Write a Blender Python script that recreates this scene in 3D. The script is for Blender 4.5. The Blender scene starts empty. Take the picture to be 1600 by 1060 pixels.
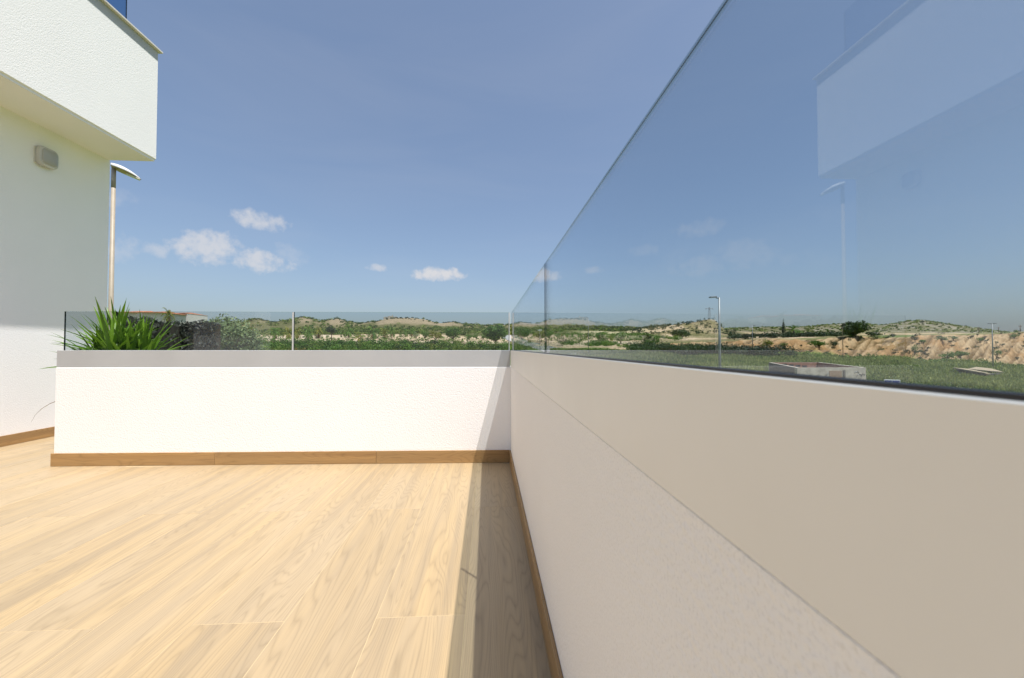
import bpy, bmesh, math, random
import numpy as np
from mathutils import Vector, Matrix, Euler
R = math.radians
random.seed(7)
rng = np.random.default_rng(7)
sc = bpy.context.scene
col = sc.collection

# ------------------------------------------------------------------ camera
FPX, H = 650.0, 0.864
TH, PH = math.atan(39/FPX), math.atan(14/FPX)
cam_d = bpy.data.cameras.new('camera'); cam = bpy.data.objects.new('camera', cam_d); col.objects.link(cam)
cam.location = (0, 0, H)
cam.rotation_euler = (R(90)+PH, 0, -TH)
cam_d.sensor_width = 36; cam_d.lens = FPX/1600*36
cam_d.clip_start = 0.02; cam_d.clip_end = 9000
cam_d.dof.use_dof = True; cam_d.dof.focus_distance = 3.6; cam_d.dof.aperture_fstop = 11
sc.camera = cam

# ------------------------------------------------------------------ light
SUN = Vector((0.255, -0.30, 1.0)).normalized()
ELEV = math.asin(SUN.z); AZ = math.atan2(SUN.x, SUN.y)
w = bpy.data.worlds.new('World'); sc.world = w; w.use_nodes = True
wt = w.node_tree; wt.nodes.clear()
def wn(t, **k):
    n = wt.nodes.new(t)
    for a, v in k.items(): setattr(n, a, v)
    return n
def wl(a, b): wt.links.new(a, b)
out = wn('ShaderNodeOutputWorld'); bg = wn('ShaderNodeBackground')
sky = wn('ShaderNodeTexSky', sky_type='NISHITA', sun_disc=False, sun_elevation=ELEV, sun_rotation=AZ,
         air_density=1.0, dust_density=2.3, ozone_density=2.2, altitude=50)
bg.inputs['Strength'].default_value = 0.10
hs = wn('ShaderNodeHueSaturation'); hs.inputs['Saturation'].default_value = .98; hs.inputs['Value'].default_value = .90
wl(sky.outputs[0], hs.inputs['Color'])
hz = wn('ShaderNodeMix', data_type='RGBA'); hz.inputs['Factor'].default_value = .25; wl(hs.outputs[0], hz.inputs[6]); hz.inputs[7].default_value = (1.4, 1.85, 2.65, 1)
tc = wn('ShaderNodeTexCoord')
DIR = tc.outputs['Generated']
def vmath(op, a, b=None):
    n = wn('ShaderNodeVectorMath', operation=op)
    if hasattr(a, 'links'): wl(a, n.inputs[0])
    else: n.inputs[0].default_value = a
    if b is not None:
        if hasattr(b, 'links'): wl(b, n.inputs[1])
        else: n.inputs[1].default_value = b
    return n
def wmath(op, a, b=0.0, c=0.0, clamp=False):
    n = wn('ShaderNodeMath', operation=op, use_clamp=clamp)
    for i, v in enumerate((a, b, c)):
        if hasattr(v, 'links'): wl(v, n.inputs[i])
        else: n.inputs[i].default_value = v
    return n.outputs[0]
fwv = Vector((math.sin(TH)*math.cos(PH), math.cos(TH)*math.cos(PH), math.sin(PH)))
rtv = Vector((math.cos(TH), -math.sin(TH), 0)); upv = rtv.cross(fwv)
def ray(x, y): return fwv*FPX + rtv*(x-800) - upv*(y-530)
def at(x, y, d):
    """world point seen at photo pixel (x, y) at camera depth d metres"""
    return Vector((0, 0, H)) + ray(x, y)*(d/FPX)
nz = wn('ShaderNodeTexNoise'); nz.inputs['Scale'].default_value = 26; nz.inputs['Detail'].default_value = 7; nz.inputs['Roughness'].default_value = 0.6
wl(DIR, nz.inputs['Vector'])
nzb = wn('ShaderNodeTexNoise'); nzb.inputs['Scale'].default_value = 70; nzb.inputs['Detail'].default_value = 5
wl(DIR, nzb.inputs['Vector'])
nsum = wmath('ADD', wmath('MULTIPLY', wmath('SUBTRACT', nz.outputs['Fac'], .5), 2.3), wmath('MULTIPLY', wmath('SUBTRACT', nzb.outputs['Fac'], .5), 1.6))
total = None
for (x, y, ww, hh, dens) in [(405,344,92,36,.7), (322,389,114,64,.75), (408,409,104,42,.75), (452,397,60,40,.2), (242,391,46,26,.45), (188,386,60,56,.3),
                             (592,419,40,14,.6), (687,428,100,26,.95), (130,300,120,60,.2), (1010,392,60,22,.18)]:
    c = ray(x, y).normalized(); r_ = c.cross(Vector((0, 0, 1))).normalized(); u_ = r_.cross(c)
    k = ray(x, y).length
    dc = vmath('DOT_PRODUCT', DIR, tuple(c)).outputs['Value']
    du = wmath('DIVIDE', wmath('DIVIDE', vmath('DOT_PRODUCT', DIR, tuple(r_)).outputs['Value'], dc), ww/2/k)
    dv = wmath('DIVIDE', wmath('DIVIDE', vmath('DOT_PRODUCT', DIR, tuple(u_)).outputs['Value'], dc), hh/2/k)
    e = wmath('SUBTRACT', wmath('SUBTRACT', 1.0, wmath('MULTIPLY', du, du)), wmath('MULTIPLY', dv, dv))
    e = wmath('ADD', e, nsum)
    mr = wn('ShaderNodeMapRange', interpolation_type='SMOOTHSTEP'); wl(e, mr.inputs['Value'])
    mr.inputs['From Min'].default_value = 0.0; mr.inputs['From Max'].default_value = 1.25
    front = wmath('GREATER_THAN', dc, 0.2)
    m = wmath('MULTIPLY', wmath('MULTIPLY', mr.outputs[0], front), dens)
    total = m if total is None else wmath('MAXIMUM', total, m)
# a thin veil of cirrus, all round the sky
cz = wn('ShaderNodeTexNoise'); cz.inputs['Scale'].default_value = 1.6; cz.inputs['Detail'].default_value = 6; cz.inputs['Distortion'].default_value = .6
mp = wn('ShaderNodeMapping'); mp.inputs['Scale'].default_value = (1, 1, 5); wl(DIR, mp.inputs['Vector']); wl(mp.outputs[0], cz.inputs['Vector'])
cr = wn('ShaderNodeMapRange'); wl(cz.outputs['Fac'], cr.inputs['Value'])
cr.inputs['From Min'].default_value = .48; cr.inputs['From Max'].default_value = .8; cr.inputs['To Max'].default_value = .07
total = wmath('MAXIMUM', total, cr.outputs[0])
mix = wn('ShaderNodeMix', data_type='RGBA')
wl(total, mix.inputs['Factor']); wl(hz.outputs[2], mix.inputs[6]); mix.inputs[7].default_value = (4.0, 4.0, 4.15, 1)
wl(mix.outputs[2], bg.inputs['Color']); wl(bg.outputs[0], out.inputs[0])

sun_d = bpy.data.lights.new('sun', 'SUN'); sun_o = bpy.data.objects.new('sun', sun_d); col.objects.link(sun_o)
sun_d.energy = 3.6; sun_d.angle = R(0.5); sun_d.color = (1.0, .958, .905)
sun_o.rotation_euler = SUN.to_track_quat('Z', 'Y').to_euler(); sun_o.location = (3, -3, 12)
vs = sc.view_settings; vs.view_transform = 'Standard'; vs.look = 'None'; vs.gamma = 1; vs.use_curve_mapping = False
vs.exposure = 0.82
sc.cycles.max_bounces = 12; sc.cycles.transparent_max_bounces = 24
sc.cycles.caustics_reflective = False

# ------------------------------------------------------------------ helpers
def link(o, parent=None):
    col.objects.link(o)
    if parent is not None: o.parent = parent
    return o
def tag(o, label=None, cat=None, group=None, kind=None):
    if label: o['label'] = label
    if cat: o['category'] = cat
    if group: o['group'] = group
    if kind: o['kind'] = kind
    return o
def empty(name, loc, rz=0, **k):
    o = bpy.data.objects.new(name, None); o.empty_display_size = .1; o.location = loc; o.rotation_euler.z = rz
    col.objects.link(o); return tag(o, **k)
def mesh_obj(name, verts, faces, mats, parent=None, smooth=False, mi=None, tint=None):
    me = bpy.data.meshes.new(name)
    verts = np.asarray(verts, dtype=np.float64)
    me.from_pydata(verts.tolist(), [], [tuple(int(i) for i in f) for f in faces])
    for m in (mats if isinstance(mats, (list, tuple)) else [mats]): me.materials.append(m)
    if mi is not None: me.polygons.foreach_set('material_index', np.asarray(mi, dtype=np.int32))
    if tint is not None:
        a = me.attributes.new('tint', 'FLOAT', 'FACE'); a.data.foreach_set('value', np.asarray(tint, dtype=np.float32))
    if smooth: me.polygons.foreach_set('use_smooth', np.ones(len(me.polygons), dtype=bool))
    me.update()
    return link(bpy.data.objects.new(name, me), parent)
def bm_obj(name, bm, mats, parent=None, smooth=False):
    me = bpy.data.meshes.new(name); bm.to_mesh(me); bm.free()
    for m in (mats if isinstance(mats, (list, tuple)) else [mats]): me.materials.append(m)
    if smooth: me.polygons.foreach_set('use_smooth', np.ones(len(me.polygons), dtype=bool))
    return link(bpy.data.objects.new(name, me), parent)
def add_box(bm, x0, x1, y0, y1, z0, z1, bevel=0, mat=None):
    g = bmesh.ops.create_cube(bm, size=1, matrix=Matrix.Translation(((x0+x1)/2, (y0+y1)/2, (z0+z1)/2)) @ Matrix.Diagonal((x1-x0, y1-y0, z1-z0, 1)))
    if bevel:
        es = set(e for v in g['verts'] for e in v.link_edges)
        bmesh.ops.bevel(bm, geom=list(es), offset=bevel, segments=1, affect='EDGES')
def box(name, x0, x1, y0, y1, z0, z1, mat, parent=None, bevel=0):
    bm = bmesh.new(); add_box(bm, x0, x1, y0, y1, z0, z1, bevel)
    return bm_obj(name, bm, mat, parent)
def add_tube(bm, pts, radii, seg=8, cap=True):
    pts = [Vector(p) for p in pts]; rings = []
    if not hasattr(radii, '__len__'): radii = [radii]*len(pts)
    for i, p in enumerate(pts):
        t = (pts[min(i+1, len(pts)-1)]-pts[max(i-1, 0)]).normalized()
        a = t.cross(Vector((0, 0, 1)) if abs(t.z) < .95 else Vector((1, 0, 0))).normalized(); b = t.cross(a)
        rings.append([bm.verts.new(p+(a*math.cos(q)+b*math.sin(q))*radii[i]) for q in [2*math.pi*k/seg for k in range(seg)]])
    for r0, r1 in zip(rings, rings[1:]):
        for k in range(seg): bm.faces.new((r0[k], r0[(k+1) % seg], r1[(k+1) % seg], r1[k]))
    if cap: bm.faces.new(rings[0][::-1]); bm.faces.new(rings[-1])
def tube(name, pts, radii, mat, parent=None, seg=8):
    bm = bmesh.new(); add_tube(bm, pts, radii, seg); return bm_obj(name, bm, mat, parent, True)

# value noise -------------------------------------------------------
_G = rng.random((256, 256))
def vnoise(x, y):
    x = np.asarray(x, float); y = np.asarray(y, float)
    xi = np.floor(x).astype(int); yi = np.floor(y).astype(int); fx = x-xi; fy = y-yi
    fx = fx*fx*(3-2*fx); fy = fy*fy*(3-2*fy)
    g = lambda a, b: _G[a & 255, b & 255]
    return (g(xi, yi)*(1-fx)+g(xi+1, yi)*fx)*(1-fy)+(g(xi, yi+1)*(1-fx)+g(xi+1, yi+1)*fx)*fy
def fbm(x, y, o=4):
    s = 0; a = .5; t = 0
    for i in range(o): s = s+a*vnoise(x*2**i+17.3*i, y*2**i+5.1*i); t += a; a *= .5
    return s/t

# ------------------------------------------------------------------ materials
def mat(name):
    m = bpy.data.materials.new(name); m.use_nodes = True
    nt = m.node_tree; b = nt.nodes['Principled BSDF']
    return m, nt, b
def nd(nt, t, **k):
    n = nt.nodes.new(t)
    for a, v in k.items(): setattr(n, a, v)
    return n
def simple(name, c, rough=.6, metal=0, noise=.08, scale=8, spec=.5):
    m, nt, b = mat(name)
    b.inputs['Roughness'].default_value = rough; b.inputs['Metallic'].default_value = metal; b.inputs['Specular IOR Level'].default_value = spec
    t = nd(nt, 'ShaderNodeTexCoord'); n = nd(nt, 'ShaderNodeTexNoise'); n.inputs['Scale'].default_value = scale; n.inputs['Detail'].default_value = 5
    nt.links.new(t.outputs['Object'], n.inputs['Vector'])
    r = nd(nt, 'ShaderNodeValToRGB'); e = r.color_ramp.elements
    e[0].position = .3; e[1].position = .7
    e[0].color = (*[v*(1-noise) for v in c], 1); e[1].color = (*[min(1, v*(1+noise)) for v in c], 1)
    nt.links.new(n.outputs['Fac'], r.inputs[0]); nt.links.new(r.outputs[0], b.inputs['Base Color'])
    return m
def stucco(name, c, bump=.5, scale=1.0, dirt=.03):
    m, nt, b = mat(name); b.inputs['Roughness'].default_value = .9; b.inputs['Specular IOR Level'].default_value = .15
    t = nd(nt, 'ShaderNodeTexCoord')
    n1 = nd(nt, 'ShaderNodeTexNoise'); n1.inputs['Scale'].default_value = 75*scale; n1.inputs['Detail'].default_value = 4; n1.inputs['Roughness'].default_value = .55
    n2 = nd(nt, 'ShaderNodeTexVoronoi', feature='SMOOTH_F1'); n2.inputs['Scale'].default_value = 110*scale
    n3 = nd(nt, 'ShaderNodeTexNoise'); n3.inputs['Scale'].default_value = 2.2; n3.inputs['Detail'].default_value = 6
    for n in (n1, n2, n3): nt.links.new(t.outputs['Object'], n.inputs['Vector'])
    a = nd(nt, 'ShaderNodeMath', operation='MULTIPLY_ADD'); nt.links.new(n2.outputs['Distance'], a.inputs[0]); a.inputs[1].default_value = -.7; nt.links.new(n1.outputs['Fac'], a.inputs[2])
    bp = nd(nt, 'ShaderNodeBump'); bp.inputs['Strength'].default_value = bump; bp.inputs['Distance'].default_value = .006
    nt.links.new(a.outputs[0], bp.inputs['Height']); nt.links.new(bp.outputs[0], b.inputs['Normal'])
    r = nd(nt, 'ShaderNodeValToRGB'); e = r.color_ramp.elements
    e[0].position = .3; e[1].position = .65; e[0].color = (*[v*(1-dirt) for v in c], 1); e[1].color = (*c, 1)
    nt.links.new(n3.outputs['Fac'], r.inputs[0])
    # fine grain and pits of the render coat
    n4 = nd(nt, 'ShaderNodeTexNoise'); n4.inputs['Scale'].default_value = 210*scale; n4.inputs['Detail'].default_value = 3; nt.links.new(t.outputs['Object'], n4.inputs['Vector'])
    mr = nd(nt, 'ShaderNodeMapRange'); nt.links.new(n4.outputs['Fac'], mr.inputs[0]); mr.inputs[1].default_value = .30; mr.inputs[2].default_value = .5; mr.inputs[3].default_value = .90; mr.inputs[4].default_value = 1.0
    hv = nd(nt, 'ShaderNodeHueSaturation'); nt.links.new(r.outputs[0], hv.inputs['Color']); nt.links.new(mr.outputs[0], hv.inputs['Value'])
    nt.links.new(hv.outputs[0], b.inputs['Base Color'])
    return m
M = {}
M['stucco'] = stucco('white_stucco', (.93, .92, .92), .28, 1.3, .02)
M['soffit'] = stucco('smooth_white_render', (.90, .88, .87), .12, 2)
M['cap'] = simple('grey_painted_cap', (.45, .455, .46), .5, noise=.05, scale=3)
M['cap_shade_lift'] = simple('shade_lifted_cap', (.84, .825, .785), .5, noise=.03, scale=3)  # right cap: same band coloured lighter and warmer to lift its shade
M['coping'] = simple('pale_coping', (.70, .67, .63), .5)
M['gasket'] = simple('black_gasket', (.012, .014, .02), .4)
M['channel'] = simple('shadow_toned_cap_top', (.13, .11, .10), .75, noise=.25, scale=25)  # cap top behind the glass, its shadow put into the dark colour
M['edge'] = simple('glass_edge', (.004, .014, .016), .3, spec=.2); M['edge_top'] = None
M['steel'] = simple('brushed_joint', (.62, .62, .62), .35, .3)
M['galv'] = simple('galvanised_steel', (.27, .28, .285), .5, .4, noise=.12, scale=5)
M['grey_head'] = simple('dark_grey_head', (.12, .125, .13), .5)
M['beige_pole'] = simple('beige_pole', (.35, .30, .23), .5)
M['lamp_white'] = simple('lamp_white', (.68, .68, .66), .4)
M['lamp_rim'] = simple('lamp_rim', (.55, .54, .53), .4)
M['lamp_grey'] = simple('lamp_grey_plastic', (.40, .40, .39), .35)
M['lamp_under'] = simple('lamp_underside', (.46, .35, .2), .4)
M['lens'] = simple('lamp_lens', (.75, .72, .62), .15)
M['grout'] = simple('pale_grout', (.47, .37, .225), .9)
M['concrete'] = stucco('weathered_concrete', (.50, .45, .37), .8, .05, .35)
M['concrete_dark_shade'] = stucco('dark_and_shade_concrete', (.14, .13, .12), .6, .05, .3)
M['brick_red'] = simple('earth_red_lining', (.30, .15, .10), .9, noise=.2, scale=2)
M['roof_tile'] = simple('terracotta', (.36, .14, .07), .85, noise=.25, scale=2)
M['house_white'] = simple('house_white', (.74, .68, .62), .85)
M['dark_win'] = simple('dark_window', (.02, .025, .03), .1)
M['bark'] = simple('bark', (.11, .08, .055), .95, noise=.35, scale=6)
M['sign_blue'] = simple('sign_blue', (.02, .06, .42), .4)
M['white_paint'] = simple('white_paint', (.8, .8, .8), .4)
M['pot'] = simple('grey_pot', (.12, .115, .11), .7)
M['soil'] = simple('potting_soil', (.05, .035, .02), 1)
M['asphalt'] = simple('road_surface', (.33, .32, .30), .9, noise=.12, scale=.4)
M['kerb'] = simple('kerb_stone', (.45, .43, .40), .9)
M['dark_room'] = simple('dark_interior', (.03, .03, .03), .9)

def glass(name, tint):
    m = bpy.data.materials.new(name); m.use_nodes = True; nt = m.node_tree; nt.nodes.clear()
    o = nd(nt, 'ShaderNodeOutputMaterial'); mx = nd(nt, 'ShaderNodeMixShader')
    tr = nd(nt, 'ShaderNodeBsdfTransparent'); tr.inputs[0].default_value = (*tint, 1)
    gl = nd(nt, 'ShaderNodeBsdfGlossy'); gl.inputs['Roughness'].default_value = 0.0; gl.inputs['Color'].default_value = (.95, .97, 1, 1)
    fr = nd(nt, 'ShaderNodeFresnel'); ge = nd(nt, 'ShaderNodeNewGeometry')
    mm = nd(nt, 'ShaderNodeMix', data_type='FLOAT'); mm.inputs[2].default_value = 1.5; mm.inputs[3].default_value = 1/1.5
    nt.links.new(ge.outputs['Backfacing'], mm.inputs[0]); nt.links.new(mm.outputs[0], fr.inputs['IOR'])
    nt.links.new(fr.outputs[0], mx.inputs[0]); nt.links.new(tr.outputs[0], mx.inputs[1]); nt.links.new(gl.outputs[0], mx.inputs[2])
    nt.links.new(mx.outputs[0], o.inputs[0])
    return m
M['glass'] = glass('tinted_glass', (.84, .875, .89))
M['edge_top'] = glass('polished_glass_edge', (.60, .66, .66))
M['glass_blue'] = glass('blue_glass', (.50, .66, .80))

def wood(name, light, dark, pale, rough=.42):
    m, nt, b = mat(name); b.inputs['Roughness'].default_value = rough; b.inputs['Specular IOR Level'].default_value = .35
    L = nt.links.new
    t = nd(nt, 'ShaderNodeTexCoord'); oi = nd(nt, 'ShaderNodeObjectInfo')
    off = nd(nt, 'ShaderNodeVectorMath', operation='SCALE'); off.inputs[0].default_value = (31, 47, 13); L(oi.outputs['Random'], off.inputs['Scale'])
    ad = nd(nt, 'ShaderNodeVectorMath', operation='ADD'); L(t.outputs['Object'], ad.inputs[0]); L(off.outputs[0], ad.inputs[1])
    def mapped(sx, sy, sz=1):
        n = nd(nt, 'ShaderNodeVectorMath', operation='MULTIPLY'); n.inputs[1].default_value = (sx, sy, sz); L(ad.outputs[0], n.inputs[0]); return n.outputs[0]
    def noise(v, s, d, r=.5, dist=0):
        n = nd(nt, 'ShaderNodeTexNoise'); n.inputs['Scale'].default_value = s; n.inputs['Detail'].default_value = d; n.inputs['Roughness'].default_value = r; n.inputs['Distortion'].default_value = dist
        L(v, n.inputs['Vector']); return n.outputs['Fac']
    def mth(op, a, b_=0., clamp=False):
        n = nd(nt, 'ShaderNodeMath', operation=op, use_clamp=clamp)
        for i, v in enumerate((a, b_)):
            if hasattr(v, 'links'): L(v, n.inputs[i])
            else: n.inputs[i].default_value = v
        return n.outputs[0]
    def mixc(f, a, b_):
        n = nd(nt, 'ShaderNodeMix', data_type='RGBA')
        L(f, n.inputs['Factor'])
        for i, v in ((6, a), (7, b_)):
            if hasattr(v, 'links'): L(v, n.inputs[i])
            else: n.inputs[i].default_value = (*v, 1)
        return n.outputs[2]
    # cathedral grain: contour lines of a stretched noise
    field = noise(mapped(5.2, .5), 1.0, 2.5, .5, .25)
    rings = mth('MULTIPLY', field, 44.0)
    fr = mth('FRACT', rings)
    tri = mth('ABSOLUTE', mth('SUBTRACT', fr, .5)); line = mth('POWER', mth('MULTIPLY', tri, 2.0), 3.2)
    fine = noise(mapped(170, 4.0), 1.0, 6, .65)
    streak = noise(mapped(20, .5), 1.0, 7, .62, .15)
    patch = noise(mapped(3.5, .5), 1.0, 3)
    st = nd(nt, 'ShaderNodeMapRange'); L(streak, st.inputs[0]); st.inputs[1].default_value = .38; st.inputs[2].default_value = .60
    pt = nd(nt, 'ShaderNodeMapRange'); L(patch, pt.inputs[0]); pt.inputs[1].default_value = .38; pt.inputs[2].default_value = .64
    base = mixc(st.outputs[0], dark, light)
    base = mixc(mth('MULTIPLY', pt.outputs[0], .75), base, pale)
    lf = mth('MULTIPLY', mth('MULTIPLY', line, .52), mth('ADD', mth('MULTIPLY', fine, .9), .1))
    base = mixc(lf, base, tuple(v*.45 for v in dark))
    ff = nd(nt, 'ShaderNodeMapRange'); L(fine, ff.inputs[0]); ff.inputs[1].default_value = .5; ff.inputs[2].default_value = .85; ff.inputs[4].default_value = .35
    base = mixc(ff.outputs[0], base, tuple(v*.55 for v in dark))
    # whole-tile variation
    hv = nd(nt, 'ShaderNodeHueSaturation'); L(base, hv.inputs['Color'])
    L(mth('ADD', mth('MULTIPLY', oi.outputs['Random'], .10), .95), hv.inputs['Value'])
    L(hv.outputs[0], b.inputs['Base Color'])
    bp = nd(nt, 'ShaderNodeBump'); bp.inputs['Strength'].default_value = .12; bp.inputs['Distance'].default_value = .002
    L(fine, bp.inputs['Height']); L(bp.outputs[0], b.inputs['Normal'])
    return m
M['plank'] = wood('wood_effect_tile', (.455, .336, .188), (.345, .264, .165), (.42, .328, .212))
M['skirt'] = wood('wood_effect_skirting', (.42, .25, .10), (.30, .175, .075), (.40, .26, .12))

def leafmat(name, c0, c1, trans=.25, rough=.55):
    m = bpy.data.materials.new(name); m.use_nodes = True; nt = m.node_tree; b = nt.nodes['Principled BSDF']; L = nt.links.new
    at_ = nd(nt, 'ShaderNodeAttribute', attribute_name='tint'); r = nd(nt, 'ShaderNodeValToRGB')
    r.color_ramp.elements[0].color = (*c0, 1); r.color_ramp.elements[1].color = (*c1, 1)
    L(at_.outputs['Fac'], r.inputs[0]); L(r.outputs[0], b.inputs['Base Color']); b.inputs['Roughness'].default_value = rough; b.inputs['Specular IOR Level'].default_value = .3
    tl = nd(nt, 'ShaderNodeBsdfTranslucent'); L(r.outputs[0], tl.inputs['Color'])
    mx = nd(nt, 'ShaderNodeMixShader'); mx.inputs[0].default_value = trans
    L(b.outputs[0], mx.inputs[1]); L(tl.outputs[0], mx.inputs[2]); L(mx.outputs[0], nt.nodes['Material Output'].inputs[0])
    return m
M['leaf_green'] = leafmat('leaf_green', (.018, .065, .006), (.14, .25, .03))
M['leaf_dark'] = leafmat('leaf_dark', (.012, .025, .010), (.04, .065, .02), .12)
M['leaf_grey'] = leafmat('leaf_grey_green', (.075, .12, .04), (.28, .34, .16))
M['leaf_yellow'] = leafmat('leaf_yellow_green', (.05, .09, .008), (.27, .26, .03))
M['leaf_dry'] = leafmat('leaf_dry', (.12, .07, .025), (.32, .20, .07))
M['scrub'] = leafmat('scrub_mix', (.05, .09, .014), (.22, .27, .05))
M['grass'] = leafmat('grass_blades', (.07, .13, .02), (.40, .43, .14), .4)
M['hedge'] = leafmat('hedge_dark', (.012, .018, .010), (.055, .06, .04), .1)

def groundmat():
    m, nt, b = mat('terrain_soil'); L = nt.links.new
    b.inputs['Roughness'].default_value = 1; b.inputs['Specular IOR Level'].default_value = .05
    a = nd(nt, 'ShaderNodeAttribute', attribute_name='soil')
    t = nd(nt, 'ShaderNodeTexCoord')
    n = nd(nt, 'ShaderNodeTexNoise'); n.inputs['Scale'].default_value = .9; n.inputs['Detail'].default_value = 8; n.inputs['Roughness'].default_value = .65
    L(t.outputs['Object'], n.inputs['Vector'])
    r = nd(nt, 'ShaderNodeMapRange'); L(n.outputs['Fac'], r.inputs[0]); r.inputs[1].default_value = .3; r.inputs[2].default_value = .7; r.inputs[3].default_value = .72; r.inputs[4].default_value = 1.22
    h = nd(nt, 'ShaderNodeHueSaturation'); L(a.outputs['Color'], h.inputs['Color']); L(r.outputs[0], h.inputs['Value'])
    L(h.outputs[0], b.inputs['Base Color'])
    bp = nd(nt, 'ShaderNodeBump'); bp.inputs['Strength'].default_value = .6; bp.inputs['Distance'].default_value = .25
    L(n.outputs['Fac'], bp.inputs['Height']); L(bp.outputs[0], b.inputs['Normal'])
    return m
M['ground'] = groundmat()

# ------------------------------------------------------------------ terrain
GZ = -3.7                                     # ground level near the house
TAB = [  # photo column -> (depth m, photo row) pairs of the ground surface
 (-300, [(100,560),(200,530),(330,519),(700,519)]),
 (300,  [(100,549),(130,541),(160,533),(200,525),(250,519),(330,513),(420,513),(700,517)]),
 (600,  [(100,549),(130,539),(160,531),(195,523),(250,516),(330,512),(420,510),(700,515)]),
 (700,  [(100,549),(130,539),(160,532),(195,524),(250,516),(330,511),(420,511),(700,515)]),
 (800,  [(100,550),(130,542),(160,534),(200,526),(250,518),(330,512),(420,512),(700,515)]),
 (900,  [(100,553),(130,543),(160,535),(200,524),(250,516.5),(300,514),(420,514),(700,516)]),
 (1000, [(100,556),(120,547),(138,538),(160,532),(200,524),(260,517),(420,517),(700,518)]),
 (1060, [(100,559),(122,548),(138,536),(160,532),(200,527),(260,519),(420,518),(700,519)]),
 (1120, [(90,562),(122,549),(137,534),(160,531),(200,527),(260,520),(420,518),(700,519)]),
 (1200, [(44,608),(90,567),(120,551),(135,530.5),(160,528),(220,524),(300,521),(700,520)]),
 (1330, [(44,610),(85,571),(110,560),(126,525.5),(160,525),(220,524),(300,521),(700,522)]),
 (1450, [(44,610),(80,575),(100,566),(118,523.5),(160,523.5),(220,522.5),(300,521),(700,522)]),
 (1600, [(44,610),(75,582),(95,571),(113,519.5),(160,520),(220,521),(300,522),(700,526)]),
 (2300, [(44,610),(75,582),(95,571),(113,519.5),(160,520),(220,521),(300,522),(700,526)]),
]
DS = np.concatenate([np.array([0., 12.]), np.linspace(20, 260, 241), np.linspace(264, 720, 115)])
TX = np.array([t[0] for t in TAB], float)
TZ = []
for xx, pr in TAB:
    d = [0, 12, 22] + [p[0] for p in pr]
    z = [GZ-H, GZ-H, GZ-H-.1] + [(544-p[1])*p[0]/FPX for p in pr]
    TZ.append(np.interp(DS, d, z))
TZ = np.array(TZ)
RIDGES = [
 (335, 60, [(-300,512),(150,506),(300,507),(380,506),(395,502),(405,501),(425,506),(450,503.5),(465,499.5),(475,497.5),(485,500),(500,504),(515,502.5),(527,501),(540,504),(560,508),(590,505),(603,500),(618,499),(640,499.5),(665,502.5),(688,507.5),(697,507),(709,505),(722,509),(760,511),(800,510.5),(840,511.5),(900,512.5),(950,514),(1000,516),(1040,520),(2300,560)]),
 (262, 34, [(-300,600),(960,540),(980,518.5),(1010,514),(1040,510.5),(1060,507.5),(1085,504.5),(1100,501),(1110,499.5),(1117,500.5),(1121,504),(1127,511),(1134,516),(1150,519),(1170,523),(1200,560),(2300,600)]),
 (520, 110, [(-300,600),(1080,540),(1130,517),(1180,514.5),(1210,514),(1250,513.5),(1290,510.5),(1320,508.5),(1350,509),(1375,511),(1400,508),(1420,504.5),(1443,503),(1460,506),(1480,509),(1510,513),(1540,517),(1570,521),(1640,535),(2300,560)]),
]
def xcol(x, y):
    a = np.arctan2(x, y)-TH
    a = np.clip(a, R(-70), R(65))
    return 800+FPX*np.tan(a)
def zfun(x, y, detail=True):
    x = np.asarray(x, float); y = np.asarray(y, float)
    xc = xcol(x, y); r = np.hypot(x, y)
    d = r*np.clip(np.cos(np.arctan2(x, y)-TH), .42, 1)
    di = np.interp(np.clip(d, 0, 719.9), DS, np.arange(len(DS))); d0 = np.clip(di.astype(int), 0, len(DS)-2); df = di-d0
    xi = np.interp(xc, TX, np.arange(len(TX))); x0 = np.clip(xi.astype(int), 0, len(TX)-2); xf = xi-x0
    z = (TZ[x0, d0]*(1-xf)+TZ[x0+1, d0]*xf)*(1-df)+(TZ[x0, d0+1]*(1-xf)+TZ[x0+1, d0+1]*xf)*df
    for dr, wd, pl in RIDGES:
        zr = (543-np.interp(xc, [p[0] for p in pl], [p[1] for p in pl]))*dr/FPX
        s = np.exp(-((d-dr)/wd)**4*.9)
        z = np.maximum(z, z+(zr-z)*s)
    fade = np.clip((720-d)/300, 0, 1)
    front = np.clip((y+40)/60, 0, 1)
    z = np.where(d > 719, z*0+z, z)
    z = z*front+(GZ-H)*(1-front)
    if detail:
        amp = np.clip((d-25)/120, 0, 1)
        z = z+(fbm(x*.11, y*.11, 4)-.5)*1.0*amp
        # erosion gullies of the cut bank
        bank = bank_mask(xc, d)
        hi = np.interp(xc, [1000, 1060, 1120, 1200, 1330, 1450, 1600], [140, 140, 139, 137, 128, 120, 115])
        bt = bank*np.clip((hi-d)/9, .06, 1)
        z = z+bt*rills(xc, d)*3.0+bt*(fbm(x*.8, y*.8, 3)-.5)*1.0
    return z+H
def rills(xc, d):
    """diagonal erosion rills running up the cut bank to the right"""
    lo = np.interp(xc, [1000, 1060, 1120, 1200, 1330, 1450, 1600], [118, 121, 122, 119, 109, 99, 94])
    t = (d-lo)/19
    q = xc-48*t
    return (np.abs(fbm(q/10, t*1.3+xc*.004, 3)-.5)*2-.28)+.35*(fbm(q/5, t*3, 2)-.5)
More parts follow.
